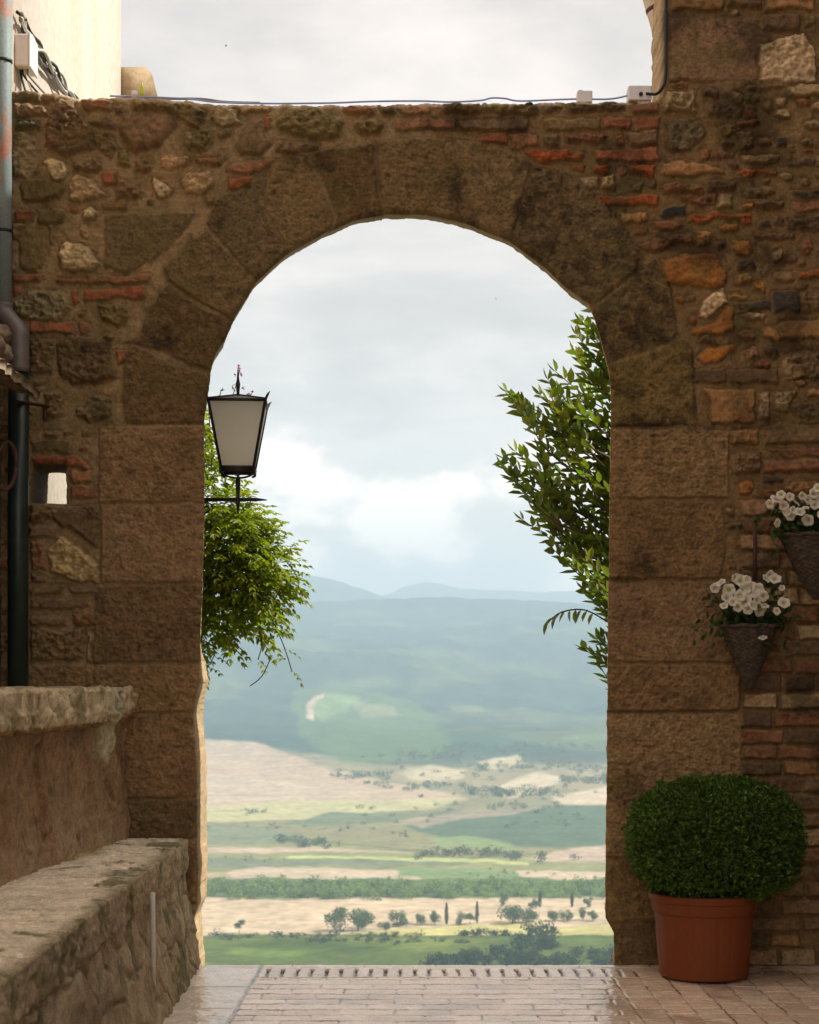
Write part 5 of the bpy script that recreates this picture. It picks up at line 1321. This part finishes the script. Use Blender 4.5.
def mixc(f, a, b_):
    n = nd(nt, 'ShaderNodeMix', data_type='RGBA')
    for k, v in (('Factor', f), ('A', a), ('B', b_)):
        if isinstance(v, tuple): n.inputs[k].default_value = (*v, 1)
        else: nt.links.new(v, n.inputs[k])
    return n.outputs['Result']
high = mrange(math_('MULTIPLY_ADD', cb.outputs['Fac'], .35, ca.outputs['Fac']), .50, .86, 0, 1)
layer = mixc(high, (.66, .555, .505), (1.10, .93, .83))
# heaped clouds standing low over the far hills
mp = nd(nt, 'ShaderNodeMapping'); mp.inputs['Scale'].default_value = (1, 1, 1.7); mp.inputs['Location'].default_value = (.42, .2, .1); nt.links.new(tc.outputs['Generated'], mp.inputs[0])
pn = nd(nt, 'ShaderNodeTexNoise'); pn.inputs['Scale'].default_value = 8.5; pn.inputs['Detail'].default_value = 9; pn.inputs['Roughness'].default_value = .52; nt.links.new(mp.outputs[0], pn.inputs['Vector'])
mp2 = nd(nt, 'ShaderNodeMapping'); mp2.inputs['Scale'].default_value = (1, 1, 1.5); mp2.inputs['Location'].default_value = (.35, .2, .085); nt.links.new(tc.outputs['Generated'], mp2.inputs[0])
pn2 = nd(nt, 'ShaderNodeTexNoise'); pn2.inputs['Scale'].default_value = 17; pn2.inputs['Detail'].default_value = 8; pn2.inputs['Roughness'].default_value = .55; nt.links.new(mp2.outputs[0], pn2.inputs['Vector'])
hgt = math_('MULTIPLY_ADD', sx.outputs['Z'], -5.0, 1.22)         # more cloud the lower one looks
bank = mrange(math_('ADD', math_('SUBTRACT', pn.outputs['Fac'], .5), math_('SUBTRACT', hgt, .5)), 0, .12, 0, 1)
puff = mixc(mrange(pn2.outputs['Fac'], .42, .60, 0, 1), (1.12, .91, .80), (2.0, 1.60, 1.36))
clear = mrange(sx.outputs['Z'], .08, .22, .55, 0)
layer2 = mixc(clear, layer, (.92, .80, .71))
cloud = mixc(bank, layer2, puff)
bg2 = nd(nt, 'ShaderNodeBackground'); nt.links.new(cloud, bg2.inputs['Color'])
g = mrange(sx.outputs['Y'], -.3, .35, SKYBACK, 1.0)
nt.links.new(math_('MULTIPLY', math_('MULTIPLY', g, mrange(sx.outputs['Z'], .45, .9, 1, 1.7)), SKYFRONT), bg2.inputs['Strength'])
ms_ = nd(nt, 'ShaderNodeMixShader')
nt.links.new(mrange(sx.outputs['Y'], -.35, .25, .6, 1), ms_.inputs[0]); nt.links.new(bg.outputs[0], ms_.inputs[1]); nt.links.new(bg2.outputs[0], ms_.inputs[2]); nt.links.new(ms_.outputs[0], out.inputs['Surface'])

# ------------------------------------------------------------------ camera
cam = bpy.data.cameras.new('camera'); co = bpy.data.objects.new('camera', cam); COL.objects.link(co)
co.location = (0, 0, CAMZ); co.rotation_euler = (math.radians(90), 0, 0)
cam.sensor_width = 36; cam.sensor_height = 36; cam.sensor_fit = 'AUTO'; cam.lens = F / 1024 * 36
cam.shift_x = (409.5 - VX) / 1024; cam.shift_y = (VY - 512) / 1024
cam.clip_start = .1; cam.clip_end = 60000
cam.dof.use_dof = True; cam.dof.focus_distance = 10.0; cam.dof.aperture_fstop = 5.6
scene.camera = co
scene.view_settings.view_transform = 'Standard'; scene.view_settings.look = 'None'; scene.view_settings.exposure = .65; scene.view_settings.gamma = 1
scene.render.engine = 'CYCLES'
cy = scene.cycles
cy.use_denoising = True
try: cy.denoiser = 'OPENIMAGEDENOISE'
except Exception: pass
cy.max_bounces = 6; cy.diffuse_bounces = 3; cy.transmission_bounces = 4; cy.volume_bounces = 0; cy.sample_clamp_indirect = 6
cy.caustics_reflective = False; cy.caustics_refractive = False
